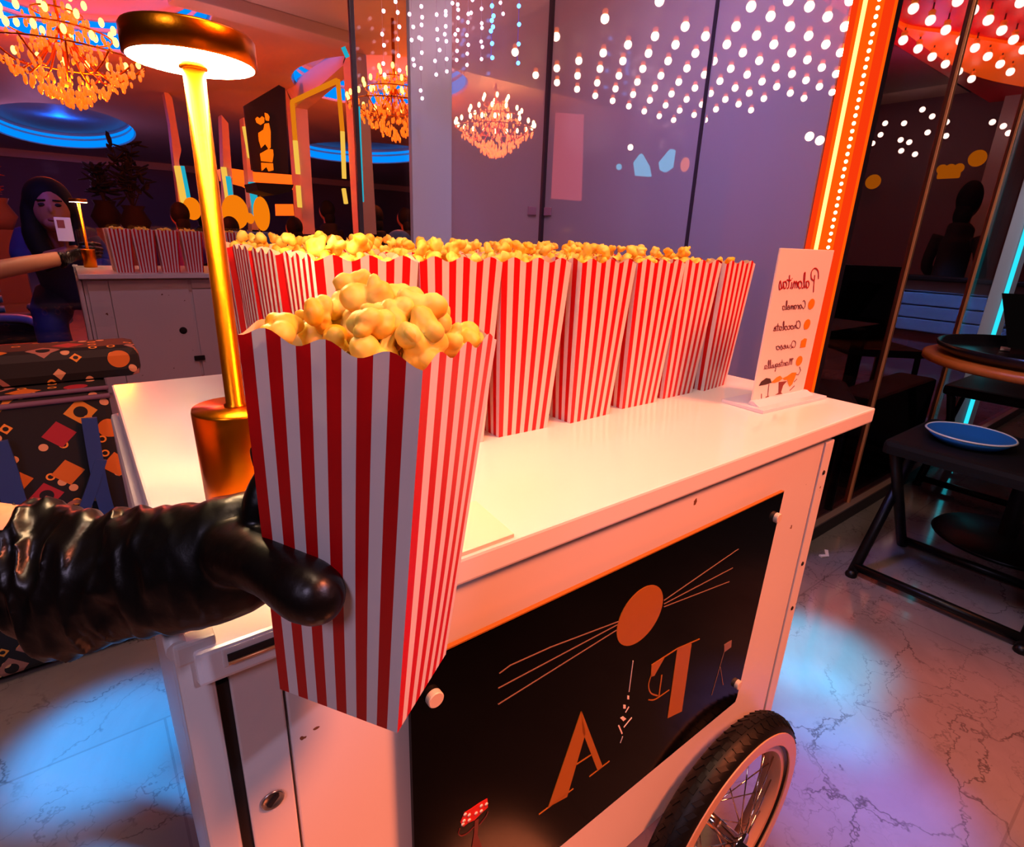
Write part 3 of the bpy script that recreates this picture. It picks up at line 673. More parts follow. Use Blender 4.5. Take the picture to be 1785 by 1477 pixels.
ring(WR - 0.036, WR - 0.016, -0.0228, -0.0195, 'whitewall', 'cream_rim', tyre)
b = MB(); b.lathe([(0, -0.044), (0.007, -0.044), (0.007, -0.034), (0.020, -0.034), (0.020, -0.029), (0.011, -0.024), (0.010, 0.024), (0.020, 0.029), (0.020, 0.034), (0.0, 0.034)], WC, 24, axis=(0, 1, 0)); b.build('hub', 'chrome', tyre)
for k in range(28):
    a = 2*PI*k/28; sgn = 1 if k % 2 else -1; off = 0.55*(1 if (k//2) % 2 else -1)
    p0 = WC + Vector((0.017*math.cos(a+off), sgn*0.031, 0.017*math.sin(a+off))); p1 = WC + Vector(((WR-0.05)*math.cos(a), sgn*0.004, (WR-0.05)*math.sin(a)))
    b = MB(); b.tube([p0, p1], 0.0011, 6); b.build('spoke', 'chrome', tyre)
b = MB(); b.tube([WC + Vector((0, 0.0, 0)), WC + Vector((0, 0.16, 0))], 0.007, 12); b.build('axle', 'nickel', cart)
b = MB(); b.box((WC.x - 0.012, 0.300, WC.z - 0.015), (WC.x + 0.012, 0.315, 0.36), 0.002); b.build('wheel_bracket', 'groove', cart)

# cream card lying at the front edge of the tabletop
b = MB(); b.hexa([(0.100, 0.2945, TZ), (0.2390, 0.2960, TZ), (0.2460, 0.3600, TZ), (0.107, 0.3570, TZ), (0.100, 0.2945, TZ+0.0035), (0.2390, 0.2960, TZ+0.0035), (0.2460, 0.3600, TZ+0.0035), (0.107, 0.3570, TZ+0.0035)], 0.0006)
tag(b.build('card', 'napkin'), 'thin cream card lying at the front edge of the cart top behind the held carton', 'card')

# ------------------------------------------------------------------ lamp
LX, LY = 0.0835, 0.452
lamp = thing('table_lamp', 'gold cordless table lamp with lit disc head on the cart corner', 'lamp', (LX, LY, TZ))
b = MB(); b.lathe([(0, 0), (0.0285, 0), (0.0295, 0.002), (0.0310, 0.088), (0.0304, 0.0905), (0, 0.0905)], (LX, LY, TZ), 48); b.build('base', 'brass', lamp)
b = MB(); b.lathe([(0.0085, 0.0905), (0.0085, 0.0922), (0.0068, 0.0932), (0.0066, 0.326), (0, 0.326)], (LX, LY, TZ), 24); b.build('pole', 'brass', lamp)
b = MB(); b.lathe([(0.0365, 0.3195), (0.0382, 0.320), (0.0382, 0.3345), (0.0372, 0.336), (0, 0.336)], (LX, LY, TZ), 56); hd = b.build('lamp_head', 'brass', lamp)
b = MB(); b.lathe([(0.0, 0.3215), (0.0364, 0.3215), (0.0364, 0.3195), (0.0085, 0.319), (0.0085, 0.3205)], (LX, LY, TZ), 56); b.build('diffuser', 'lampglow', hd)
b = MB(); b.lathe([(0.0066, 0.316), (0.0084, 0.3166), (0.0084, 0.3192), (0.0066, 0.3192)], (LX, LY, TZ), 24); b.build('collar', 'brass', lamp)

# ------------------------------------------------------------------ cartons
def carton_mesh(wb, wt, db, dt, H, amp):
    bm = bmesh.new(); uvl = bm.loops.layers.uv.new('UVMap'); nx, nz = 30, 8
    cache = {}
    def vert(face, i, j):
        u = i/nx; v = j/nz
        z = (H - amp*math.cos(6*PI*u))*v
        t = z/H; w = wb/2 + (wt-wb)/2*t; d = db/2 + (dt-db)/2*t
        bul = 0.0014*math.sin(PI*u)*math.sin(PI*min(v*1.0, 1))
        r = 0.0
        if face == 0: p = (-w + 2*w*u, -d - bul, z)
        elif face == 1: p = (w + bul, -d + 2*d*u, z)
        elif face == 2: p = (w - 2*w*u, d + bul, z)
        else: p = (-w - bul, d - 2*d*u, z)
        key = (round(p[0], 6), round(p[1], 6), round(p[2], 6))
        if key not in cache: cache[key] = bm.verts.new(p)
        return cache[key]
    for fc in range(4):
        for i in range(nx):
            for j in range(nz):
                q = [(i, j), (i+1, j), (i+1, j+1), (i, j+1)]
                try: f = bm.faces.new([vert(fc, *k) for k in q])
                except ValueError: continue
                f.smooth = False
                for l, k in zip(f.loops, q): l[uvl].uv = (k[0]/nx, k[1]/nz)
    bot = [vert(fc, i, 0) for fc in range(4) for i in range(nx)]
    try: bm.faces.new(bot[::-1])
    except ValueError: pass
    me = bpy.data.meshes.new('popcorn_carton'); bm.to_mesh(me); bm.free(); me.materials.append(M['carton'])
    return me
row_mesh = carton_mesh(0.073, 0.096, 0.066, 0.090, 0.200, 0.0026)
def carton(x, y, rz, label, group=None):
    o = bpy.data.objects.new('popcorn_carton', row_mesh); COL.objects.link(o); o.location = (x, y, TZ); o.rotation_euler = (0, 0, rz)
    return tag(o, label, 'popcorn carton', group)

K = 0.95
held_mesh = carton_mesh(0.0719*K, 0.0854*K, 0.0625*K, 0.0883*K, 0.2*K, 0.0024)
held = bpy.data.objects.new('popcorn_carton', held_mesh); COL.objects.link(held)
HM = Matrix(((0.576, 0.815, 0.061, 0.0992*K), (-0.814, 0.579, -0.053, 0.254*K), (-0.078, -0.019, 0.997, -0.243*K + 1.09), (0, 0, 0, 1)))
held.matrix_world = Matrix.Translation(HM.translation) @ HM.to_quaternion().to_matrix().to_4x4()
HM = held.matrix_world.copy()
tag(held, 'large red and white striped popcorn carton held up by the black glove', 'popcorn carton')

# ------------------------------------------------------------------ popcorn
def kernel_mesh(seed, sub):
    rnd = random.Random(seed); bm = bmesh.new(); bmesh.ops.create_icosphere(bm, subdivisions=sub, radius=1)
    lobes = []
    for k in range(rnd.randint(6, 9)):
        d = Vector((rnd.gauss(0,1), rnd.gauss(0,1), rnd.gauss(0,1))).normalized(); big = k < 5
        c = d*(rnd.uniform(0.28, 0.55) if big else rnd.uniform(0.5, 0.85)); lobes.append((c, rnd.uniform(0.34, 0.5) if big else rnd.uniform(0.18, 0.30)))
    st = Vector((rnd.uniform(0.85,1.25), rnd.uniform(0.75,1.05), rnd.uniform(0.7,1.0)))
    for v in bm.verts:
        u = v.co.normalized(); best = 0.34
        for c, R in lobes:
            cu = c.dot(u); dd = R*R - c.length_squared + cu*cu
            if dd > 0: best = max(best, cu + math.sqrt(dd))
        best *= 1 + 0.07*noise.noise(u*4 + Vector((seed, 0, 0)))
        v.co = Vector((u.x*st.x, u.y*st.y, u.z*st.z))*best
    for f in bm.faces: f.smooth = True
    bmesh.ops.smooth_vert(bm, verts=bm.verts, factor=0.22, use_axis_x=True, use_axis_y=True, use_axis_z=True)
    s = 0.0125
    for v in bm.verts: v.co *= s
    me = bpy.data.meshes.new('popcorn_piece'); bm.to_mesh(me); bm.free(); me.materials.append(M['popcorn']); return me
K_HI = [kernel_mesh(10+k, 4) for k in range(9)]
K_LO = [kernel_mesh(10+k, 3) for k in range(9)]
def heap(mat, wt, dt, zt, layers, seed, size, dome, rim=None):
    """positions for popcorn heaped in a carton mouth"""
    rnd = random.Random(seed); out = []
    for (n, dz, inset) in layers:
        k = 0; tries = 0; got = []
        while k < n and tries < 900:
            tries += 1
            x = rnd.uniform(-wt/2 + inset, wt/2 - inset); y = rnd.uniform(-dt/2 + inset, dt/2 - inset)
            if any((x-a)**2 + (y-c)**2 < (size*0.0150)**2 for a, c in got): continue
            got.append((x, y)); k += 1
            edge = max(abs(x)/(wt/2), abs(y)/(dt/2))
            z = zt + dz + dome*(1 - edge**2) + rnd.uniform(-0.002, 0.002)
            if rim is not None and z < rim + 0.002:      # below the rim: stay clear of the paper
                x = max(-wt/2 + 0.0125, min(wt/2 - 0.0125, x)); y = max(-dt/2 + 0.0125, min(dt/2 - 0.0125, y))
            out.append((mat @ Vector((x, y, z)), rnd.uniform(0.85, 1.18)*size, (rnd.uniform(0, 6.28), rnd.uniform(0, 6.28), rnd.uniform(0, 6.28)), rnd.randrange(9)))
    return out
def scatter(items, meshes, label, group):
    for loc, s, rot, k in items:
        o = bpy.data.objects.new('popcorn_piece', meshes[k]); COL.objects.link(o); o.location = loc; o.rotation_euler = rot; o.scale = (s, s, s)
        tag(o, label, 'popcorn', group)
def stuffed(items, label, cat='popcorn'):
    b = bmesh.new()
    for loc, s, rot, k in items:
        tmp = K_XLO[k].copy(); tmp.transform(Matrix.Translation(loc) @ Euler(rot).to_matrix().to_4x4() @ Matrix.Scale(s, 4)); b.from_mesh(tmp); bpy.data.meshes.remove(tmp)
    me = bpy.data.meshes.new('popcorn'); b.to_mesh(me); b.free(); me.materials.append(M['popcorn'])
    for p in me.polygons: p.use_smooth = True
    o = bpy.data.objects.new('popcorn', me); COL.objects.link(o); return tag(o, label, cat, kind='stuff')
K_XLO = [kernel_mesh(10+k, 2) for k in range(9)]

scatter(heap(HM, 0.079, 0.082, 0.168, [(14, -0.008, 0.0165), (18, 0.004, 0.0135), (38, 0.0195, 0.0078), (16, 0.0275, 0.012), (5, 0.036, 0.020)], 33, 1.02, 0.001, 0.1835), K_HI, 'yellow popcorn piece heaped in the carton held by the black glove', 'popcorn in the held carton')

ORD = ['first', 'second', 'third', 'fourth', 'fifth', 'sixth', 'seventh', 'eighth']
XS = [0.206, 0.303, 0.401, 0.508, 0.617, 0.711, 0.806]
front_items = []; back_items = []; cart_rows = []
rnd = random.Random(3)
for r, y in enumerate((0.518, 0.622, 0.726, 0.830)):
    for k, x in enumerate(XS if r < 2 else XS[:6]):
        yy = y + rnd.uniform(-0.003, 0.003) + (0.006 if k > 3 and r == 0 else 0); xx = x + (rnd.uniform(-0.002, 0.002) if r else 0); rz = rnd.uniform(-0.035, 0.035)
        if r == 0: lbl = 'striped popcorn carton standing in the front row, %s from the gold lamp' % ORD[k]
        else: lbl = 'striped popcorn carton in the %s row behind the front row, %s from the lamp end' % (ORD[r-1], ORD[k])
        if r == 0 and k == 6: rz = 0.10
        c = carton(xx, yy, rz, lbl); cart_rows.append((r, k, c))
        mat = Matrix.Translation((xx, yy, TZ)) @ Matrix.Rotation(rz, 4, 'Z')
        low = -0.012 if (k == 6) else 0
        base = heap(mat, 0.091, 0.085, 0.176 + low, [(16, 0.004, 0.010)], 100+r*10+k, 0.90, 0.004)
        tops = heap(mat, 0.089, 0.083, 0.176 + low, [(13 if r == 0 else 9, 0.0165, 0.012), (5, 0.029, 0.020)], 300+r*10+k, 0.88, 0.006)
        back_items += base
        if r == 0 and k < 6: scatter(tops, K_LO, 'popcorn piece on top of the front row carton %s from the gold lamp' % ORD[k], 'popcorn in the front row, carton %d' % (k+1))
        elif r == 1 and k < 6: scatter(tops, K_LO, 'popcorn piece topping the second line of cartons, %s carton from the lamp end' % ORD[k], 'popcorn in the second line, carton %d' % (k+1))
        else: back_items += tops
stuffed(back_items, 'yellow popcorn filling the rows of striped cartons on the cart')
# ------------------------------------------------------------------ menu sign
SBL = Vector((0.752, 0.396, TZ + 0.008)); SU = Vector((0.138, -0.008, 0)); SV = Vector((-0.006, -0.005, 0.214))
SN = SV.cross(SU).normalized()          # towards the camera side or away; fixed below
if SN.y > 0: SN = -SN
ms = thing('menu_stand', 'white acrylic menu stand with red script lettering on the far cart corner', 'menu', (SBL.x + 0.07, SBL.y, TZ))
b = MB(); b.obox(SBL + SU*0.5 + SV*0.5 + SN*-0.0012, SU*0.5, SV*0.5, SN*0.0012, 0.0006); card = b.build('menu_card', 'menu', ms)
bx = SU.normalized(); by = Vector((-bx.y, bx.x, 0))
b = MB(); b.obox(SBL + SU*0.52 + by*0.006 + Vector((0,0,-0.0055)), bx*0.086, by*0.034, Vector((0,0,0.0025)), 0.0008); b.build('stand_base', 'acrylic', ms)
b = MB(); b.hexa([SBL + bx*-0.004 - by*0.016 + Vector((0,0,-0.003)), SBL + SU + bx*0.004 - by*0.016 + Vector((0,0,-0.003)), SBL + SU + bx*0.004 + by*0.004 + Vector((0,0,-0.003)), SBL - bx*0.004 + by*0.004 + Vector((0,0,-0.003)),
                  SBL + bx*-0.004 - by*0.004 + Vector((0,0,0.003)), SBL + SU + bx*0.004 - by*0.004 + Vector((0,0,0.003)), SBL + SU + bx*0.004 + by*0.001 + Vector((0,0,0.003)), SBL - bx*0.004 + by*0.001 + Vector((0,0,0.003))], 0.0008); b.build('stand_lip', 'acrylic', ms)
# the writing is read from behind, so it runs backwards: u grows towards the lamp end
def S(u, v): return SBL + SU*(1-u) + SV*v + SN*0.0003
GL = {  # simple script letters: strokes of (x, y) in a unit x-height box, advance
 'a': ([[(.75,.85),(.4,1),(.08,.6),(.2,.1),(.5,.05),(.78,.8)],[(.8,1),(.75,.2),(1.0,.05)]], 1.0),
 'l': ([[(0,.1),(.35,1.2),(.42,2.1),(.22,2.2),(.15,1.2),(.2,.1),(.5,.05)]], .55),
 'o': ([[(.5,1),(.1,.7),(.15,.1),(.5,0),(.8,.4),(.7,.9),(.45,1),(.95,.85)]], .95),
 'm': ([[(0,.9),(.1,0)],[(.1,.5),(.35,1),(.48,.7),(.48,0)],[(.48,.5),(.75,1),(.9,.7),(.9,.1),(1.1,.05)]], 1.15),
 'n': ([[(0,.9),(.1,0)],[(.1,.5),(.42,1),(.6,.7),(.6,.1),(.8,.05)]], .85),
 'i': ([[(.1,.9),(.12,.1),(.35,.05)],[(.12,1.35),(.16,1.45)]], .42),
 't': ([[(.3,1.9),(.22,.2),(.5,.05)],[(-.15,1.15),(.75,1.2)]], .6),
 's': ([[(0,.1),(.4,1.1),(.55,.5),(.35,-.1),(.05,.05)]], .7),
 'r': ([[(0,.9),(.12,0)],[(.12,.5),(.35,1),(.6,.9)]], .65),
 'e': ([[(.1,.5),(.6,.6),(.5,1),(.15,.8),(.1,.2),(.4,0),(.8,.25)]], .82),
 'c': ([[(.6,.85),(.3,1),(.05,.5),(.25,0),(.7,.2)]], .72),
 'h': ([[(.15,2.1),(.1,0)],[(.1,.5),(.45,1),(.6,.7),(.6,.1),(.8,.05)]], .85),
 'q': ([[(.7,.85),(.35,1),(.08,.5),(.3,.05),(.68,.6)],[(.72,1),(.66,-1),(.9,-.8)]], .9),
 'u': ([[(.05,.95),(.1,.2),(.4,.05),(.65,.9)],[(.68,1),(.68,.15),(.9,.05)]], .92),
 'P': ([[(.55,1.9),(.5,.6),(.35,-.7)],[(-.35,1.3),(-.1,2.4),(.7,2.9),(1.35,2.4),(1.25,1.5),(.75,1.1),(.45,1.3)]], 1.45),
 'C': ([[(.95,1.7),(.7,2.1),(.2,1.7),(0,.8),(.25,.05),(.8,.2),(1.0,.5)]], 1.05),
 'M': ([[(-.2,1.5),(.1,1.8),(.15,.0)],[(.15,.9),(.5,1.9),(.6,0.1)],[(.6,.9),(.95,1.9),(1.05,.2),(1.25,.05)]], 1.35),
 'Q': ([[(.5,1.9),(0,1.4),(.1,.2),(.6,.0),(1.0,.7),(.8,1.7),(.5,1.9)],[(.5,.4),(1.2,-.3)]], 1.25),
}
def write(word, u0, v0, width, xh, pen, mat, name, slant=0.12):
    tot = sum(GL[c][1] for c in word); k = width/tot; b = MB(); x = 0
    for c in word:
        st, adv = GL[c]
        for pl in st:
            pts = [S(u0 + (x + px + slant*py)*k, v0 + py*xh) for px, py in pl]
            b.stroke(smooth_curve(pts, 4) if len(pts) > 2 else pts, pen, SN, 0.0003)
        x += adv
    return b.build(name, mat, card)
write('Palomitas', 0.22, 0.755, 0.70, 0.044, 0.0018, 'ink_red', 'lettering')
write('Caramelo', 0.345, 0.618, 0.43, 0.026, 0.0010, 'ink_brown', 'lettering')
write('Chocolate', 0.36, 0.482, 0.50, 0.026, 0.0011, 'ink_brown', 'lettering')
write('Queso', 0.375, 0.350, 0.37, 0.026, 0.0010, 'ink_brown', 'lettering')
write('Mantequilla', 0.365, 0.225, 0.53, 0.026, 0.0009, 'ink_brown', 'lettering')
for v in (0.645, 0.505, 0.372, 0.245):
    b = MB()
    if v == 0.372: pts = [S(0.225 + dx, v + dy) for dx, dy in ((-.055,-.03),(.05,-.03),(.055,.02),(.0,.035),(-.05,.03))]
    else: pts = [S(0.235 + 0.062*math.cos(2*PI*k/20), v + 0.036*math.sin(2*PI*k/20)) for k in range(20)]
    b.prism(pts, SN*0.0003); b.build('snack_picture', 'ink_orange', card)
def blob(pts, mat, name):
    b = MB(); b.prism([S(u, v) for u, v in pts], SN*0.0003); return b.build(name, mat, card)
blob([(.24,.16),(.33,.165),(.42,.145),(.50,.135),(.46,.12),(.40,.118),(.36,.085),(.32,.06),(.28,.075),(.25,.12)], 'ink_orange', 'snack_picture')
blob([(.50,.135),(.56,.158),(.62,.150),(.68,.130),(.72,.118),(.64,.112),(.56,.118)], 'ink_orange', 'snack_picture')
blob([(.70,.118),(.74,.150),(.82,.160),(.90,.140),(.93,.112),(.80,.112)], 'ink_dark', 'snack_picture')
blob([(.40,.108),(.56,.112),(.545,.085),(.52,.03),(.58,.02),(.44,.018),(.475,.03),(.46,.08)], 'ink_brown', 'snack_picture')
b = MB()
for pl in ([(.745,.112),(.735,.07),(.72,.02)], [(.70,.02),(.76,.018)], [(.85,.05),(.83,.01)], [(.88,.012),(.95,.01)], [(.20,.20),(.16,.17),(.19,.14),(.24,.145)], [(.20,.11),(.25,.09)], [(.22,.06),(.30,.03)]):
    b.stroke([S(*q) for q in pl], 0.0012, SN, 0.0003)
b.build('drawing_lines', 'ink_brown', card)

# ------------------------------------------------------------------ gloved arm
arm = thing('person', 'bare forearm with black vinyl glove reaching in to hold the striped carton', 'person', (-0.0595,0.3867,0.9053))
b = MB()
b.tube(smooth_curve([(-0.0400,0.3668,0.9071), (-0.0593,0.3871,0.9066), (-0.1179,0.4594,0.8958), (-0.2253,0.5968,0.8785), (-0.4979,0.9499,0.8269)], 5), [(0.017, 0.026), (0.018, 0.028)] + [(0.021 + 0.0007*k, 0.0345 + 0.0005*k) for k in range(19)], 28)
b.build('arm', 'skin', arm)
GU = Vector(rows[1]); GF = Vector(rows[2])
SEC = [((-0.0500, 0.3799, 0.9100), 0.0287, 0.0178), ((-0.0475, 0.3751, 0.9066), 0.0349, 0.0216), ((-0.0419, 0.3681, 0.9035), 0.0406, 0.0251), ((-0.0348, 0.3587, 0.9007), 0.0421, 0.0261), ((-0.0259, 0.3481, 0.9016), 0.0405, 0.0251), ((-0.0153, 0.3378, 0.9064), 0.0375, 0.0232), ((-0.0049, 0.3276, 0.9113), 0.0356, 0.0220), ((0.0051, 0.3162, 0.9156), 0.0348, 0.0216), ((0.0147, 0.3048, 0.9191), 0.0339, 0.0210), ((0.0242, 0.2948, 0.9228), 0.0335, 0.0201), ((0.0341, 0.2874, 0.9266), 0.0337, 0.0194), ((0.0430, 0.2838, 0.9284), 0.0336, 0.0186), ((0.0526, 0.2821, 0.9294), 0.0329, 0.0175), ((0.0626, 0.2814, 0.9305), 0.0300, 0.0154), ((0.0726, 0.2787, 0.9333), 0.0237, 0.0116)]   # glove sections: centre, half height, half depth
b = MB()
def lerp(a, c, t): return a + (c-a)*t
NS, NA = 110, 56
ringsv = []
for i in range(NS):
    t = i/(NS-1)*(len(SEC)-1); k = min(int(t), len(SEC)-2); fr = t - k; fr = fr*fr*(3-2*fr)
    c = Vector(SEC[k][0]).lerp(Vector(SEC[k+1][0]), fr); hh = lerp(SEC[k][1], SEC[k+1][1], fr); hd_ = lerp(SEC[k][2], SEC[k+1][2], fr)
    s = i/(NS-1); ring_ = []
    for a in range(NA):
        th = 2*PI*a/NA
        up = math.sin(th); dp = math.cos(th)
        # gathers of the loose cuff: sharp ridges that slant round the wrist and fade towards the knuckles
        amp = 0.0048*max(0.0, 1 - s*1.25) + 0.0013*(1 - s)
        q = noise.noise(Vector((s*13 + 0.9*math.sin(th + 0.6), math.cos(th)*0.9, math.sin(th)*0.9 + 3)))
        q2 = noise.noise(Vector((s*30 - 1.4*math.sin(th), math.cos(th)*1.6 + 9, math.sin(th)*1.6)))
        rg = (1 - abs(q)*3.2)*0.7 + (1 - abs(q2)*3.0)*0.30
        dr = amp*max(-1.0, rg)
        p = c + GU*(up*(hh + dr - 0.001)) - GF*(dp*(hd_ + dr))
        ring_.append(b.b.verts.new(p))
    ringsv.append(ring_)
for A, Bq in zip(ringsv, ringsv[1:]):
    for a in range(NA): b._f([A[a], A[(a+1) % NA], Bq[(a+1) % NA], Bq[a]], True)
# turned-in cuff and closed palm end
cin = [b.b.verts.new(v.co.lerp(Vector(SEC[1][0]), 0.16) + (Vector(SEC[2][0])-Vector(SEC[0][0]))*0.25) for v in ringsv[0]]
for a in range(NA): b._f([ringsv[0][(a+1) % NA], ringsv[0][a], cin[a], cin[(a+1) % NA]], True)
b._f(cin[::-1]); b._f(ringsv[-1])
def HL(x, y, z): return HM @ Vector((x, y, z))
# palm against the carton's hidden side, four fingers round its back
b.sphere(HL(-0.052, -0.002, 0.088), 0.034, 20, 14, sc=(0.42, 0.8, 1.0), rot=HM.to_3x3())
fing = []
for j, (z, ln, rr_) in enumerate(((0.122, 0.026, 0.0092), (0.100, 0.036, 0.0096), (0.079, 0.032, 0.0092), (0.060, 0.018, 0.0082))):
    pts = smooth_curve([HL(-0.055, -0.012, z - 0.004), HL(-0.052, 0.018, z), HL(-0.042, 0.046, z + 0.002), HL(-0.016, 0.0505, z + 0.002), HL(-0.016 + ln, 0.0495, z)], 5)
    n = len(pts); b.tube(pts, [rr_*(1.12 - 0.22*i/(n-1)) * (1 + 0.05*math.cos(i*1.25)) for i in range(n)], 14)
    b.sphere(pts[-1], rr_*0.90, 12, 8)
# thumb across the front face
tp = smooth_curve([(0.0357,0.3000,0.9277), (0.0439,0.2708,0.9372), (0.0497,0.2435,0.9421), (0.0564,0.2242,0.9408), (0.0612,0.2131,0.9393)], 6)
n = len(tp); trd = []
for i in range(n):
    s = i/(n-1); trd.append(lerp(0.0185, 0.0136, min(1, s*1.7))*(1 + 0.035*math.sin(s*9)))
b.tube(tp, trd, 22); b.sphere(tp[-1], 0.0134, 20, 14)
glove = b.build('glove', 'glove', arm, voxel=0.0016)
glove.modifiers['smooth'].iterations = 3
tx = bpy.data.textures.new('glove_creases', 'CLOUDS'); tx.noise_scale = 0.022; tx.noise_depth = 2
dm = glove.modifiers.new('creases', 'DISPLACE'); dm.texture = tx; dm.strength = 0.0014; dm.mid_level = 0.5; dm.texture_coords = 'LOCAL'

# ------------------------------------------------------------------ patterned bench between cart and mirror
bench = thing('banquette', 'dark banquette in bright geometric upholstery behind the cart by the mirror', 'banquette', (-0.9, 1.75, 0))
b = MB(); b.box((-2.4, 1.515, 0.08), (0.020, 1.95, 0.738), 0.012); b.build('seat_body', 'bench', bench)
b = MB(); b.box((-2.4, 1.60, 0.738), (0.097, 1.74, 0.815), 0.022); b.build('back_roll', 'bench', bench)
b = MB(); b.tube([(-2.4, 1.513, 0.739), (0.022, 1.513, 0.739)], 0.005, 8); b.tube([(-2.4, 1.514, 0.720), (0.022, 1.514, 0.720)], 0.006, 8); b.build('piping', 'piping', bench)
b = MB(); b.box((-2.3, 1.55, FZ), (0.0, 1.91, 0.08)); b.build('plinth', 'black_seat', bench)
for q, wd in ((((-0.0236,1.5000,0.6784), (-0.0271,1.5000,0.5938), (-0.0292,1.5000,0.5083), (-0.0259,1.5000,0.4328)), 0.028), (((-0.0180,1.4980,0.5784), (-0.0457,1.4980,0.5132), (-0.0788,1.4980,0.4418)), 0.022), (((-0.1844,1.5000,0.6525), (-0.1808,1.5000,0.5870), (-0.1801,1.5000,0.4920)), 0.040)):
    b = MB(); b.stroke(smooth_curve([Vector(p) for p in q], 4), wd, (0, -1, 0), 0.010)
    b.build('sash', 'sash', bench)

# ------------------------------------------------------------------ bistro table, tray and folding chair to the right
tb = thing('bistro_table', 'round black bistro table with orange wood edge beyond the cart', 'table', (2.66, 0.31, FZ))
TC = Vector((2.66, 0.31, 0)); TR = 0.41
b = MB(); b.lathe([(0, 0.722), (TR-0.012, 0.722), (TR, 0.727), (TR, 0.748), (TR-0.01, 0.752), (0, 0.752)], TC, 64); b.build('tabletop', 'wood_edge', tb)
b = MB(); b.lathe([(0.03, 0.03), (0.03, 0.722)], TC, 20); b.lathe([(0, 0.68), (0.10, 0.70), (0.16, 0.722)], TC, 24); b.build('pedestal', 'black_metal', tb)
b = MB(); b.lathe([(0, 0.095), (0.04, 0.094), (0.22, 0.072), (0.23, 0.06), (0, 0.06)], TC, 40); b.build('base', 'black_metal', tb)
ty = thing('serving_tray', 'dark round serving tray on the bistro table', 'tray', (2.655, 0.31, 0.753))
b = MB(); b.lathe([(0, 0.004), (0.335, 0.004), (0.362, 0.020), (0.372, 0.042), (0.378, 0.042), (0.368, 0.018), (0.340, 0.0), (0, 0.0)], (2.655, 0.31, 0.753), 64); b.build('tray_dish', 'tray', ty)
q = Vector((2.7657,0.5051,0.7600))
b = MB(); b.obox(q + Vector((0,0,0.004)), Vector((0.030,0.006,0)), Vector((-0.004,0.014,0)), Vector((0,0,0.004)), 0.001); tag(b.build('receipt', 'napkin'), 'small white folded slip lying in the dark tray', 'receipt')
mh = thing('menu_holder', 'tall black slanted menu board standing on the dark tray', 'menu', (2.66, 0.30, 0.76))
b = MB(); b.hexa([(2.6673,0.4813,0.7812), (2.8981,0.2877,0.7524), (2.9555,0.2934,0.7457), (2.7201,0.4908,0.7751), (2.7084,0.5548,0.9680), (2.9638,0.3515,0.9618), (3.0219,0.3584,0.9593), (2.7615,0.5657,0.9656)]); b.build('board', 'black_seat', mh)

def folding_stool(loc, label):
    r = thing('folding_stool', label, 'stool', (0, 0, 0))
    sx, sy = 0.195, 0.220
    for y in (-sy, sy):
        b = MB(); b.tube([(-sx, y, 0.0), (0.0, y, 0.24), (0.17, y, 0.45)], 0.0165, 12); b.sphere((-sx, y, 0.006), 0.0185, 10, 6); b.build('leg', 'black_metal', r)
        y2 = y*0.90
        b = MB(); b.tube([(sx, y2, 0.0), (0.0, y2, 0.24), (-0.17, y2, 0.45)], 0.0165, 12); b.build('leg', 'black_metal', r)
    b = MB(); b.tube([(-sx + 0.02, -sy, 0.03), (-sx + 0.02, sy, 0.03)], 0.0145, 10); b.build('stretcher', 'black_metal', r)
    b = MB(); b.tube([(sx - 0.02, -sy*0.9, 0.03), (sx - 0.02, sy*0.9, 0.03)], 0.0145, 10); b.build('stretcher', 'black_metal', r)
    b = MB(); b.box((-0.21, -0.225, 0.445), (0.22, 0.225, 0.490), 0.016); b.build('seat', 'black_seat', r)
    r.location = loc; return r
folding_stool((2.10, 0.335, FZ), 'black folding stool with low crossed legs beside the cart, holding a blue dish')
q = Vector((1.9660,0.6741,0.0620))
b = MB(); b.hexa([q + Vector(v) for v in ((-0.03,-0.01,0),(0.0,-0.022,0),(0.004,-0.010,0),(-0.026,0.002,0),(-0.03,-0.01,0.006),(0.0,-0.022,0.002),(0.004,-0.010,0.002),(-0.026,0.002,0.006))]); b.hexa([q + Vector(v) for v in ((0.0,-0.022,0),(0.03,-0.004,0),(0.024,0.006,0),(0.0,-0.010,0),(0.0,-0.022,0.002),(0.03,-0.004,0.008),(0.024,0.006,0.008),(0.0,-0.010,0.002))])
tag(b.build('paper_scrap', 'napkin'), 'small bent paper scrap lying on the marble floor just past the cart', 'paper scrap')
folding_stool((3.20, 0.49, FZ), 'second black folding stool standing past the bistro table at the smoked glass')
pd = thing('dish', 'round blue glazed dish with pale rim on the black folding stool', 'dish', (2.09, 0.40, 0.550))
b = MB(); b.lathe([(0, 0.004), (0.08, 0.006), (0.108, 0.030), (0.112, 0.030), (0.084, 0.0), (0, 0.0)], (2.09, 0.40, 0.550), 48); b.build('bowl', 'blue_glaze', pd)
b = MB(); b.lathe([(0.1075, 0.029), (0.110, 0.033), (0.1135, 0.029), (0.110, 0.027), (0.1075, 0.029)], (2.09, 0.40, 0.550), 48); b.build('rim', 'dish_rim', pd)

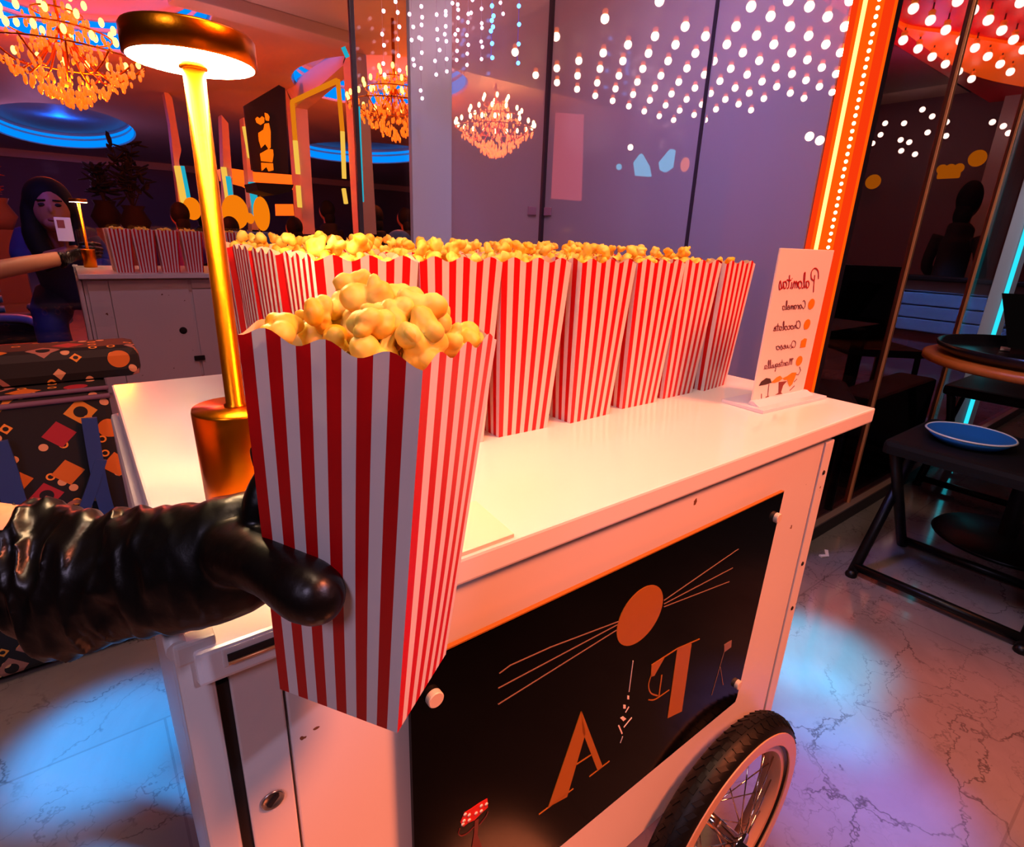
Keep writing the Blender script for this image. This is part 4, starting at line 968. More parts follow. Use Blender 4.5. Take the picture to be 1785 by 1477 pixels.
# behind the smoked glass
def black_chair(loc, rz, label):
    r = thing('dining_chair', label, 'chair', (0, 0, 0))
    for sx in (-1, 1):
        for sy in (-1, 1):
            b = MB(); b.tube([(0.20*sx, 0.20*sy, 0), (0.19*sx, 0.19*sy, 0.45)], 0.016, 8); b.build('leg', 'black_metal', r)
    b = MB(); b.box((-0.22, -0.22, 0.45), (0.22, 0.22, 0.50), 0.02); b.build('seat', 'black_seat', r)
    b = MB(); b.box((-0.22, 0.17, 0.50), (0.22, 0.22, 0.96), 0.02); b.build('backrest', 'black_seat', r)
    loc = (loc[0], loc[1], FZ); r.location = loc; r.rotation_euler = (0, 0, rz); return r
black_chair((2.30, 1.05, 0), 0.5, 'black dining chair behind the smoked glass next to the orange column')
black_chair((3.85, 1.35, 0), -0.7, 'black dining chair behind the smoked glass in front of the pale blue counter')
black_chair((2.95, 2.15, 0), 2.6, 'black dining chair deep behind the smoked glass, turned away by the dark table')
t2 = thing('dark_table', 'square black table between the chairs behind the smoked glass', 'table', (2.95, 1.40, 0))
b = MB(); b.box((2.62, 1.12, 0.71), (3.28, 1.72, 0.745), 0.005); b.build('tabletop', 'black_seat', t2)
for sx, sy in ((2.68, 1.18), (3.22, 1.18), (2.68, 1.66), (3.22, 1.66)):
    b = MB(); b.box((sx-0.025, sy-0.025, 0), (sx+0.025, sy+0.025, 0.71)); b.build('leg', 'black_metal', t2)
bb = thing('bench', 'low black bench added behind the smoked glass to darken the floor', 'bench', (2.4, 0.95, FZ))  # added to darken the bright floor seen through the glass
b = MB(); b.box((2.62, 0.84, FZ + 0.08), (3.4, 1.02, 0.50), 0.02); b.build('seat', 'black_seat', bb)
b = MB(); b.box((2.66, 0.86, FZ), (3.36, 1.0, FZ + 0.08)); b.build('plinth', 'black_metal', bb)
ct = thing('counter', 'pale blue boarded counter behind the smoked glass', 'counter', (6.2, 1.75, 0))
c0 = Vector((6.0000,2.1777,0.9052)); c1 = Vector((6.0000,1.4530,0.9075))
b = MB()
for k in range(4):
    z0 = c0.z - 0.02 - 0.115*k
    b.box((6.0, 0.86, z0 - 0.105), (6.06, c0.y + 0.05, z0), 0.008)
b.build('boarding', 'siding', ct)
b = MB(); b.box((6.06, 0.86, 0), (6.3, c0.y + 0.05, c0.z - 0.02)); b.build('carcass', 'purple_wall', ct)
b = MB(); b.box((5.93, 0.86, c0.z - 0.02), (6.3, c0.y + 0.08, c0.z + 0.01), 0.005); b.build('counter_top', 'black_seat', ct)
# white pillar with cyan tube, just behind the glass
lp = thing('lit_pillar', 'white pillar with cyan LED edge standing at the smoked glass beyond the bistro table', 'pillar', (3.58, 0.73, FZ))
b = MB(); b.box((3.50, 0.702, FZ), (3.66, 0.763, 2.7), 0.003); b.build('shaft', 'white_wall', lp)
b = MB(); b.tube([(3.4965, 0.699, 0.08), (3.4965, 0.699, 2.6)], 0.009, 10); b.build('tube_light', 'neon_cyan', lp)

def seated_person(loc, rz, label, cloth, group=None, hair=True):
    r = thing('person', label, 'person', (0,0,0), group)
    b = MB()
    b.tube([(0, 0.02, 1.00), (0, 0.0, 1.12)], [0.058, 0.05], 12)
    b.sphere((0, -0.02, 1.22), 0.105, 16, 12, sc=(0.8, 0.95, 1.12)); b.sphere((0, -0.125, 1.205), 0.018, 8, 6)
    b.tube([(0, 0.03, 0.95), (0, 0.0, 0.5)], [0.10, 0.12], 12)
    body = b.build('body', 'skin_dark', r, voxel=0.012)
    b = MB()
    b.tube(smooth_curve([(0, 0.02, 0.42), (0, 0.03, 0.62), (0, 0.02, 0.85), (0, 0.02, 1.0), (0, 0.01, 1.07)], 4), [(0.17, 0.13)]*5 + [(0.18, 0.12)]*6 + [(0.15, 0.10)]*4 + [(0.07, 0.07)]*2, 18)
    for sx in (-1, 1):
        b.tube(smooth_curve([(0.17*sx, 0.02, 0.98), (0.23*sx, -0.02, 0.74), (0.16*sx, -0.25, 0.68)], 5), [0.06 - 0.002*k for k in range(11)], 10)
        b.tube(smooth_curve([(0.09*sx, 0.0, 0.48), (0.12*sx, -0.40, 0.50), (0.12*sx, -0.42, 0.06)], 5), [0.085 - 0.004*k for k in range(11)], 10)
    b.build('clothes', cloth, body, voxel=0.014)
    if hair:
        b = MB(); b.sphere((0, 0.015, 1.245), 0.115, 16, 12, sc=(0.86, 0.92, 1.08)); b.sphere((0, 0.06, 1.13), 0.085, 12, 8, sc=(0.9, 0.7, 1.2)); b.build('hair', 'hair', body)
    r.location = loc; r.rotation_euler = (0,0,rz); return r
sp = Vector((6.7200,1.8081,1.5754))
fig = seated_person((6.72, sp.y, FZ), 1.4, 'dark figure behind the pale blue counter behind smoked glass', 'black_cloth'); s_ = (sp.z - FZ)/1.22; fig.scale = (s_*0.8, s_*0.8, s_)
for i, q in enumerate(((7.0000,2.4786,2.4684), (7.0000,2.3784,2.3946), (7.0000,2.2838,2.3975), (7.0000,2.7943,2.3834), (7.0000,2.6154,2.3620), (7.0000,2.8142,2.2777), (7.0000,2.3840,2.2527), (7.0000,2.6114,2.2084), (7.0000,2.5271,2.1789), (7.0000,2.8747,2.2017), (7.0000,2.5824,2.1041), (7.0000,2.4489,2.0607), (7.0000,2.2438,2.3277), (7.0000,1.8769,2.2834), (7.0000,1.7864,2.2396), (7.0000,1.7337,2.1772), (7.0000,2.2191,2.2045))):
    if i == 0:
        q0 = q; b = MB(); b.sphere(q, 0.026, 10, 8)
        sb = b.build('pendant_bulb', 'bulb'); tag(sb, 'tiny warm pendant bulb hanging in the dark room behind the smoked glass', 'light bulb', 'small pendants in the dark room')
    else:
        c = sb.copy(); COL.objects.link(c); c.location = Vector(q) - Vector(q0)
for q, s, lbl in (((7.2000,2.8641,1.8406), 0.075, 'dim orange globe lamp low behind the smoked glass next to the orange column'), ((7.2000,1.9697,2.0071), 0.075, 'dim orange globe lamp high behind the smoked glass near the pale window post')):
    b = MB(); b.sphere(q, s, 16, 10); tag(b.build('hanging_globe_lamp', 'lantern'), lbl, 'lamp')
q = Vector((7.1000,2.1423,1.8853))
b = MB(); b.tube([q + Vector((0,-0.09,-0.03)), q + Vector((0,0.09,-0.03))], 0.03, 8)
for k in range(3): b.sphere(q + Vector((0,-0.07+0.07*k,0.03)), 0.045, 10, 8)
tag(b.build('small_chandelier', 'lantern'), 'small golden chandelier glowing in the dark room behind smoked glass', 'lamp')  # small chandelier simplified to a bar with three globes
p0 = Vector((7.3000,1.8589,2.0798))
b = MB(); b.box((7.2, p0.y - 0.16, 0.8), (7.45, p0.y + 0.03, 2.69), 0.01); tag(b.build('wall_post', 'white_wall'), 'pale upright post against the dark room wall behind smoked glass', 'post', kind='structure')
# ------------------------------------------------------------------ what the mirror behind the cart shows
mirrored(cart, 'white cart shown from behind in the mirror, with knob and latch')
mirrored(lamp, 'small gold lamp standing on the mirrored cart beside the bending woman')
mirrored(arm, 'orange-lit arm in black glove crossing the mirror in front of the woman')
mi = 0
for r, k, c in cart_rows:
    if r == 3 or (k == 0 and r > 0):
        if r == 3: lbl = 'mirrored striped carton in the line facing the mirror, %s from the mirrored lamp' % ORD[k]
        else: lbl = 'mirrored striped carton at the lamp end of the reflected cart, %s of the lines' % ORD[r]
        mirrored(c, lbl)
mit = []
for r, k, c in cart_rows:
    if r >= 2:
        mat = Matrix.Translation((c.location.x, 2*MIRROR_Y - c.location.y, TZ))
        mit += heap(mat, 0.089, 0.083, 0.183, [(12, 0.006, 0.013), (5, 0.016, 0.022)], 700+r*10+k, 0.88, 0.004)
stuffed(mit, 'pink-lit popcorn topping the cartons on the mirrored cart')

# woman with the phone
wm = thing('person', 'woman with black hair in navy bending forward with a white phone in the mirror', 'person', (0.0, 4.45, FZ))
HC = Vector((-0.0362,4.2200,1.1657))
b = MB()
b.sphere(HC, 0.112, 24, 18, sc=(0.78, 0.92, 1.14))
b.sphere(HC + Vector((0.002,-0.100,-0.012)), 0.017, 10, 8, sc=(0.8,1.1,1.3))
b.sphere(HC + Vector((0,-0.062,-0.085)), 0.045, 12, 8, sc=(1,0.9,0.8))
b.tube([HC + Vector((0,0.03,-0.06)), HC + Vector((0,0.12,-0.22))], [0.055, 0.062], 14)
b.tube(smooth_curve([HC + Vector((0,0.12,-0.22)), Vector((0.0, 4.50, 0.95)), Vector((0.02, 4.62, 0.80))], 4), 0.09, 14)
HD = Vector((-0.0010,4.1000,0.9307))
b.tube([HD + Vector((-0.10,0.06,-0.03)), HD, HD + Vector((0.05,-0.02,0.015))], [0.032, 0.034, 0.028], 12)
for k in range(4):
    b.tube([HD + Vector((0.02,-0.03,0.02 - 0.014*k)), HD + Vector((0.075 - 0.005*k,-0.05,0.035 - 0.016*k)), HD + Vector((0.10 - 0.008*k,-0.03,0.030 - 0.016*k))], 0.0085, 8)
b.tube([HD + Vector((0.0,-0.02,0.03)), HD + Vector((0.0,-0.03,0.075))], 0.0095, 8)
wbody = b.build('body', 'skin_dark', wm, voxel=0.006)
wbody.modifiers['smooth'].iterations = 2
for sx in (-1, 1):
    b = MB(); b.sphere(HC + Vector((0.035*sx,-0.094,0.012)), 0.013, 10, 8, sc=(1.3,0.6,0.7)); b.build('eye', 'groove', wbody)
    b = MB(); b.tube([HC + Vector((0.016*sx,-0.102,0.036)), HC + Vector((0.056*sx,-0.086,0.034))], 0.0045, 6); b.build('eyebrow', 'hair', wbody)
b = MB(); b.sphere(HC + Vector((0,-0.099,-0.064)), 0.020, 12, 8, sc=(1.2,0.5,0.5)); b.build('mouth', 'lips', wbody)
b = MB(); b.sphere(HC + Vector((-0.004,0.030,0.036)), 0.125, 20, 14, sc=(0.92,0.95,1.02))
b.tube(smooth_curve([HC + Vector((-0.075,0.02,0.04)), HC + Vector((-0.098,0.00,-0.06)), HC + Vector((-0.088,-0.01,-0.20)), HC + Vector((-0.03,-0.03,-0.33))], 4), [0.045]*6 + [0.055]*7, 12)
b.tube(smooth_curve([HC + Vector((0.075,0.03,0.03)), HC + Vector((0.092,0.02,-0.08)), HC + Vector((0.08,0.0,-0.22))], 4), [0.036]*9, 12)
b.build('hair', 'hair', wbody, voxel=0.010)
b = MB()
b.tube(smooth_curve([HC + Vector((-0.01,0.10,-0.20)), Vector((-0.04, 4.45, 0.93)), Vector((-0.02, 4.60, 0.78)), Vector((0.0, 4.68, 0.60))], 5), [(0.09,0.08)]*3 + [(0.17,0.12)]*6 + [(0.16,0.13)]*7, 18)
EL = Vector((-0.2025,4.3000,0.8947))
b.tube(smooth_curve([Vector((-0.17, 4.42, 1.02)), EL, EL + Vector((0.10,-0.06,-0.02))], 6), [0.062]*7 + [0.055]*6, 14)
b.tube(smooth_curve([Vector((0.12, 4.44, 1.0)), Vector((0.20, 4.40, 0.84)), Vector((0.14, 4.28, 0.84))], 5), [0.055]*11, 12)
b.build('jacket', 'navy_cloth', wbody, voxel=0.011)
b = MB()
b.tube(smooth_curve([Vector((0.07, 4.66, 0.66)), Vector((0.16, 4.45, 0.48)), Vector((0.20, 4.50, 0.05))], 6), [0.10]*5 + [0.085]*8, 16)
b.build('trouser_leg', 'purple_cloth', wbody, voxel=0.011)
b = MB()
b.tube(smooth_curve([Vector((-0.10, 4.68, 0.66)), Vector((-0.16, 4.56, 0.45)), Vector((-0.12, 4.60, 0.05))], 6), [0.11]*5 + [0.09]*8, 16)
b.build('trouser_leg', 'navy_cloth', wbody, voxel=0.011)
b = MB(); b.tube([EL + Vector((0.11,-0.065,-0.02)), EL + Vector((0.145,-0.08,-0.022))], 0.036, 14); b.build('bracelet', 'chrome', wbody)
PH = Vector((0.0048,4.0200,1.0535))
ph = thing('phone', 'white phone held up by the bending woman in the mirror', 'phone', PH)
b = MB(); b.box(PH + Vector((-0.036,-0.004,-0.062)), PH + Vector((0.036,0.004,0.062)), 0.003); b.build('phone_case', 'phone', ph)
b = MB(); b.box(PH + Vector((-0.026,-0.0055,0.006)), PH + Vector((0.006,-0.004,0.048)), 0.0005); b.build('camera_bump', 'lips', ph)

# armchair and sofa
ac = thing('armchair', 'blue armchair with pale curved arms at the edge of the mirror behind the woman', 'armchair', (-0.45, 5.2, 0))
q = Vector((-0.4340,5.0000,0.4509))
b = MB()
for k in range(5): b.tube([(q.x - 0.5, 5.25, 0.50 + 0.07*k), (q.x + 0.02, 5.25, 0.50 + 0.07*k)], 0.024, 8)
b.build('slatted_back', 'blue_cloth', ac)
b = MB(); b.tube(smooth_curve([(q.x - 0.4, 5.0, q.z + 0.02), (q.x + 0.10, 4.95, q.z + 0.02), (q.x + 0.22, 4.9, q.z - 0.06)], 5), 0.028, 10); b.build('arm_rail', 'grey_chair', ac)
b = MB(); b.tube(smooth_curve([(q.x + 0.16, 5.3, q.z + 0.05), (q.x + 0.26, 5.1, q.z + 0.07), (q.x + 0.36, 4.9, q.z + 0.0)], 5), 0.030, 10); b.build('arm_rail', 'grey_chair', ac)
b = MB(); b.box((q.x - 0.5, 4.95, 0.30), (q.x + 0.26, 5.4, 0.46), 0.03); b.build('seat', 'black_seat', ac)
for x in (q.x - 0.4, q.x + 0.3):
    b = MB(); b.tube([(x, 5.0, 0.36), (x + 0.05, 5.0, 0)], 0.012, 8); b.build('leg', 'chrome', ac)
b = MB(); q0 = Vector((1.2420,6.2000,1.0711)); q1 = Vector((1.7088,6.2000,1.0499))
b.box((q0.x, 6.1, q0.z - 0.5), (q1.x, 6.3, q0.z), 0.05); b.box((q0.x + 0.02, 5.7, FZ), (q1.x - 0.02, 6.2, q0.z - 0.45), 0.02); tag(b.build('sofa', 'blue_cloth'), 'blue sofa seen over the popcorn in the mirror between the neon-lit posts', 'sofa')
b = MB(); q0 = Vector((2.9918,6.0000,0.9793)); b.sphere(q0, 0.17, 20, 12, sc=(1,0.6,1.0)); b.box((q0.x - 0.14, 5.92, 0), (q0.x + 0.14, 6.08, q0.z), 0.03); tag(b.build('tub_chair', 'blue_cloth'), 'round-backed blue chair seen over the popcorn beside the white pillar', 'chair')

# guests
for (px, py, y, cloth, lbl) in ((312, 368, 7.6, 'purple_cloth', 'guest in mauve with short dark hair seated behind the mirrored popcorn row'),
        (349, 368, 9.8, 'black_cloth', 'guest in black with back turned by the first orange lantern'),
        (400, 392, 6.75, 'black_cloth', 'dark-haired guest hidden low behind the lamp pole beside the second lantern'),
        (444, 390, 8.9, 'black_cloth', 'dark guest in front of the blue sofa under the black banner'),
        (512, 392, 6.9, 'black_cloth', 'dark guest just before the large lit doorway frame'),
        (569, 362, 9.2, 'black_cloth', 'tall dark silhouette inside the large lit doorway'),
        (652, 372, 7.2, 'black_cloth', 'dark silhouette next to the cyan tube near the white pillar'),
        (705, 375, 8.0, 'black_cloth', 'dark silhouette touching the edge of the white pillar')):
    h = {(312, 368, 7.6): (1.072, 7.600, 1.258), (349, 368, 9.8): (1.660, 9.800, 1.322), (400, 392, 6.75): (1.403, 6.750, 1.129), (444, 390, 8.9): (2.184, 8.900, 1.171), (512, 392, 6.9): (2.115, 6.900, 1.159), (569, 362, 9.2): (3.347, 9.200, 1.460), (652, 372, 7.2): (3.242, 7.200, 1.347), (705, 375, 8.0): (4.087, 8.000, 1.378)}[(px, py, y)]
    g = seated_person((h[0], h[1], FZ), PI + 0.3, lbl, cloth); s_ = (h[2] - FZ)/1.22; g.scale = (s_, s_, s_); g.location.z -= 0.05*s_

# plants and flower vase
def vase_plant(px_base, height, n, mat, label, pot='groove', seed=1, leafl=0.22):
    base = Vector(px_base); r = thing('potted_plant', label, 'plant', base); rnd = random.Random(seed)
    b = MB(); b.lathe([(0, 0), (0.12, 0), (0.20, 0.16), (0.12, 0.32), (0.15, 0.38), (0, 0.36)], base, 20); b.build('vase', pot, r)
    b = MB(); b.box((base.x - 0.16, base.y - 0.16, FZ), (base.x + 0.16, base.y + 0.16, base.z)); b.build('plinth', 'purple_wall', r)
    b = MB()
    for k in range(n):
        a = rnd.uniform(0, 6.28); rad = rnd.uniform(0.1, 0.5)*height*0.55; h = rnd.uniform(0.4, 1.0)*height
        p0 = base + Vector((0, 0, 0.33)); p2 = base + Vector((rad*math.cos(a), rad*math.sin(a)*0.6, 0.35 + h)); p1 = p0.lerp(p2, 0.5) + Vector((0, 0, 0.12*h))
        cpts = smooth_curve([p0, p1, p2], 4); b.tube(cpts, 0.008, 5)
        for c in cpts[3::1]:
            d = Vector((rnd.uniform(-1,1), rnd.uniform(-1,1), rnd.uniform(-0.4,0.8))).normalized()
            b.sphere(c + d*leafl*0.5, leafl*0.5, 7, 5, sc=(0.34, 1.0, 0.12), rot=d.to_track_quat('Y', 'Z').to_matrix())
    b.build('foliage', mat, r)
vase_plant((0.8440,10.0000,0.9688), 0.85, 14, 'leaf_dark', 'tall dark leafy plant in the mirror between the lamp and the neon post', seed=2)
vase_plant((0.5403,10.5000,1.0311), 0.50, 10, 'leaf_dark', 'low dark plant in the mirror just behind the reflected lamp', seed=5)
vase_plant((-0.6340,10.0000,0.9742), 0.35, 9, 'flower', 'dusky red flowers in a vase at the edge of the mirror', 'purple_wall', seed=8, leafl=0.14)

# lit frames, neon posts, banner
def panel(name, pts, d, mat, label=None, cat=None, parent=None, kind=None):
    b = MB(); b.prism([Vector(p) for p in pts], d); o = b.build(name, mat, parent)
    return tag(o, label, cat, kind=kind)
fr = thing('lit_doorway', 'large pale doorway frame edged with amber tube light in the mirror', 'doorway', (2.4000,7.7841,1.0766))
D = (0.14, 0, 0)
panel('frame_post', [(2.4000,7.7201,2.7284),(2.4000,7.3996,2.4644),(2.4000,7.4447,1.0604),(2.4000,7.7662,1.0556)], D, 'plaster', parent=fr)
panel('frame_post', [(2.4000,5.8975,2.6497),(2.4000,5.6808,2.7836),(2.4000,5.5960,1.0882),(2.4000,5.8614,1.0842)], D, 'plaster', parent=fr)
panel('frame_head', [(2.4000,7.7201,2.7284),(2.4000,5.6808,2.7836),(2.4000,5.9020,2.6218),(2.4000,7.4650,2.4613)], D, 'plaster', parent=fr)
def tube_px(pts, r, mat, name, parent): b = MB(); b.tube([Vector(p) for p in pts], r, 8); return b.build(name, mat, parent)
tube_px([Vector(p) + Vector((-0.03,0,0)) for p in [(2.4000,7.4074,2.5132),(2.4000,7.4099,2.1132)]], 0.028, 'neon_amber', 'tube_light', fr)
tube_px([Vector(p) + Vector((-0.03,0,0)) for p in [(2.4000,7.4099,2.1132),(2.4000,7.3993,1.7476)]], 0.030, 'neon_yellow', 'tube_light', fr)
tube_px([Vector(p) + Vector((-0.03,0,0)) for p in [(2.4000,7.4326,1.6204),(2.4000,7.4317,1.3707)]], 0.030, 'neon_yellow', 'tube_light', fr)
tube_px([Vector(p) + Vector((-0.03,0,0)) for p in [(2.4000,7.4042,2.5246),(2.4000,6.0098,2.5044)]], 0.026, 'neon_amber', 'tube_light', fr)
tube_px([Vector(p) + Vector((-0.03,0,0)) for p in [(2.4000,5.9791,2.5092),(2.4000,5.9322,2.0500)]], 0.024, 'neon_amber', 'tube_light', fr)
tube_px([Vector(p) + Vector((-0.03,0,0)) for p in [(2.4000,5.9322,2.0500),(2.4000,5.9524,1.6185)]], 0.024, 'neon_yellow', 'tube_light', fr)
tube_px([Vector(p) + Vector((-0.03,0,0)) for p in [(2.4000,5.9824,1.5217),(2.4000,5.9415,1.3822)]], 0.024, 'neon_yellow', 'tube_light', fr)
cy = thing('tall_tube_light', 'tall cyan tube light in the mirror between the doorway frame and the white pillar', 'light', (1.8709,4.4000,1.3248))  # tube light left without any mount
tube_px([(1.8879,4.4000,1.9842),(1.8850,4.4000,1.3258)], 0.017, 'neon_cyan', 'tube', cy)
tube_px([(1.7963,4.4000,2.3468),(1.8267,4.4000,2.2891)], 0.017, 'neon_cyan', 'tube', cy)
n1 = thing('neon_post', 'slim pale post with yellow tube light left standing by the reflected lamp', 'post', (1.3068,9.0000,1.0585))
n1['label'] = 'slim pale post with yellow and blue tube light behind the seated guest in mauve'
panel('post', [(1.2913,9.0000,2.7592),(1.3757,9.0000,2.6456),(1.3970,9.0000,2.0402),(1.3537,9.0000,1.9127),(1.3507,9.0000,0.7619),(1.2674,9.0000,0.7606),(1.2969,9.0000,1.9747),(1.3088,9.0000,2.3432)], (0, 0.2, 0), 'plaster', parent=n1)
tube_px([Vector(p) + Vector((0,-0.05,0)) for p in [(1.3177,9.0000,1.8404),(1.3456,9.0000,1.2499)]], 0.042, 'neon_yellow', 'tube_light', n1)
tube_px([Vector(p) + Vector((0,-0.05,0)) for p in [(1.3710,9.0000,1.8457),(1.4001,9.0000,1.3542)]], 0.03, 'neon_cyan', 'tube_light', n1)
for (px_, y_, par_) in (((1.3089,9.0000,0.7613), 9.0, n1),):
    b = MB(); b.box((px_[0] - 0.10, y_, FZ), (px_[0] + 0.10, y_ + 0.2, px_[2] + 0.1)); b.build('post_foot', 'plaster', par_)
n2 = thing('neon_post', 'middle pale post with cyan tube light behind the gold lamp pole', 'post', (1.7812,8.6000,1.0806))
panel('post', [(1.8461,8.6000,2.4673),(1.9163,8.6000,2.3788),(1.8606,8.6000,1.0246),(1.7319,8.6000,1.0202)], (0, 0.2, 0), 'plaster', parent=n2)
tube_px([Vector(p) + Vector((0,-0.05,0)) for p in [(1.7865,8.6000,1.8454),(1.8013,8.6000,1.2558)]], 0.035, 'neon_yellow', 'tube_light', n2)
tube_px([Vector(p) + Vector((0,-0.05,0)) for p in [(1.8150,8.6000,1.7378),(1.8314,8.6000,1.2719)]], 0.045, 'neon_cyan', 'tube_light', n2)
b = MB(); q_ = (1.7959,8.6000,1.0224); b.box((q_[0] - 0.09, 8.6, FZ), (q_[0] + 0.09, 8.8, q_[2] + 0.05)); b.build('post_foot', 'plaster', n2)
n3 = thing('neon_post', 'post with yellow and teal tube light beside the black banner', 'post', (1.9760,8.2000,1.0918))
panel('post', [(2.0070,8.2000,2.4072),(2.0474,8.2000,2.4130),(2.0558,8.2000,1.0373),(1.9700,8.2000,1.0344)], (0, 0.2, 0), 'plaster', parent=n3)
tube_px([Vector(p) + Vector((0,-0.05,0)) for p in [(2.0085,8.2000,2.2989),(2.0386,8.2000,1.9497)]], 0.040, 'neon_yellow', 'tube_light', n3)
tube_px([Vector(p) + Vector((0,-0.05,0)) for p in [(2.0153,8.2000,1.6652),(2.0349,8.2000,1.2505)]], 0.045, 'neon_cyan', 'tube_light', n3)
b = MB(); q_ = (2.0128,8.2000,1.0358); b.box((q_[0] - 0.06, 8.2, FZ), (q_[0] + 0.06, 8.4, q_[2] + 0.05)); b.build('post_foot', 'plaster', n3)
bn = thing('hanging_banner', 'tall black banner with a lit orange emblem hanging in the mirror', 'banner', (1.8999,7.0000,1.7017))
panel('cloth', [(1.7372,7.0000,2.3314),(2.1110,7.0000,2.5864),(2.1751,7.0000,2.5644),(2.1360,7.0000,1.7118),(1.7517,7.0000,1.7109)], (0, 0.06, 0), 'banner', parent=bn)
for pl in ([(1.8314,6.9900,2.2190),(1.8507,6.9900,2.2382),(1.8726,6.9900,2.2249),(1.8985,6.9900,2.2506),(1.9206,6.9900,2.2372),(1.9161,6.9900,2.1922),(1.8782,6.9900,2.1649),(1.8391,6.9900,2.1816)], [(1.9316,6.9900,2.2884),(1.9603,6.9900,2.2815),(1.9756,6.9900,2.2561),(1.9657,6.9900,2.2158),(1.9363,6.9900,2.2172)],
           [(1.8464,6.9900,2.0828),(1.9034,6.9900,2.1237),(1.9210,6.9900,2.1818),(1.9635,6.9900,2.1932),(1.9733,6.9900,2.1104),(1.9577,6.9900,1.9496),(1.9384,6.9900,1.9360),(1.9072,6.9900,1.9836),(1.8611,6.9900,1.9385),(1.8448,6.9900,2.0099)], [(1.8434,6.9900,1.8797),(1.9323,6.9900,1.9353),(1.9805,6.9900,1.9351),(1.9810,6.9900,1.8775),(1.9620,6.9900,1.8061),(1.8477,6.9900,1.8059)],
           [(1.8460,6.9900,1.7885),(1.9670,6.9900,1.7950),(1.9664,6.9900,1.7249),(1.9161,6.9900,1.7084),(1.8963,6.9900,1.7531),(1.8438,6.9900,1.7074)]):
    panel('emblem', pl, (0, -0.02, 0), 'emblem', parent=bn)
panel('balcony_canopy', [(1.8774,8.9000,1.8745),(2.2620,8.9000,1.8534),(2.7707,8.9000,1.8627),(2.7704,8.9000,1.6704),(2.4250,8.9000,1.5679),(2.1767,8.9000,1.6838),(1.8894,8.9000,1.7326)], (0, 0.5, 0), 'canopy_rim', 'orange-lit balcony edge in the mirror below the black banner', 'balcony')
panel('awning_canopy', [(1.6728,6.6000,1.5572),(2.0584,6.6000,1.5666),(2.0280,6.6000,1.4954),(1.8571,6.6000,1.4486),(1.6875,6.6000,1.4810)], (0, 0.5, 0), 'black_seat', 'black flat awning in the mirror under the orange-lit balcony', 'awning')
for i, (c, s, lbl) in enumerate((((1.3672,8.6000,1.3166), 0.11, 'squat orange lantern beside the first pale neon post'), ((1.7247,7.9000,1.2859), 0.16, 'large round orange lantern right of the gold lamp pole'), ((1.8184,7.6000,1.2158), 0.05, 'tiny orange lantern below the banner post'), ((1.9814,7.7000,1.2777), 0.10, 'tall narrow orange lantern under the black awning'))):
    if 'right of' in lbl: lbl = 'large round orange lantern just past the gold lamp pole'
    b = MB(); b.sphere(c, s, 16, 12, sc=(0.95, 0.95, 1.25 if i != 3 else 2.0)); tag(b.build('table_lantern', 'lantern'), lbl, 'lantern')  # table lanterns, built as glowing spheres without stands
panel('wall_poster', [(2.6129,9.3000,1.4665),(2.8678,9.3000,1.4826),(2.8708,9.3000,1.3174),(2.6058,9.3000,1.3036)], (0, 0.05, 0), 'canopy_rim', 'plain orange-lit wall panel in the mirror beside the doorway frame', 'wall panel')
b = MB(); p0 = Vector((0.8735,5.1617,2.6000)); p1 = Vector((2.1655,5.2792,2.6000)); dv = (p1-p0).normalized(); sd = Vector((-dv.y, dv.x, 0))
b.obox((p0+p1)/2 + Vector((0,0,0.045)), dv*((p1-p0).length/2), sd*0.12, Vector((0,0,0.045)), 0.01); struct(b.build('trim_9', 'plaster'))

# cove lights
for i, ((cx, cy_, rx, ry), lbl) in enumerate(zip(COVES, ('blue light band in the oval ceiling recess behind the big orange chandelier', 'bright blue light band round the far oval ceiling recess', 'blue light band of the recess past the doorway frame', 'blue light band below the middle chandelier'))):
    r = thing('cove_light', lbl, 'cove light', (cx, cy_, CZ), None)
    n = 64; mid = [(cx + (rx-0.03)*math.cos(2*PI*k/n), cy_ + (ry-0.03)*math.sin(2*PI*k/n)) for k in range(n)]
    for nm, za, zb in (('light_band', 0.02, 0.15), ('light_band', 0.19, 0.24)):
        b = MB(); A = [b.b.verts.new((x, y, CZ + za)) for x, y in mid]; B = [b.b.verts.new((x, y, CZ + zb)) for x, y in mid]
        for k in range(n): b._f([A[k], A[(k+1) % n], B[(k+1) % n], B[k]], True)
        b.build(nm, 'neon_blue', r, fixn=False)
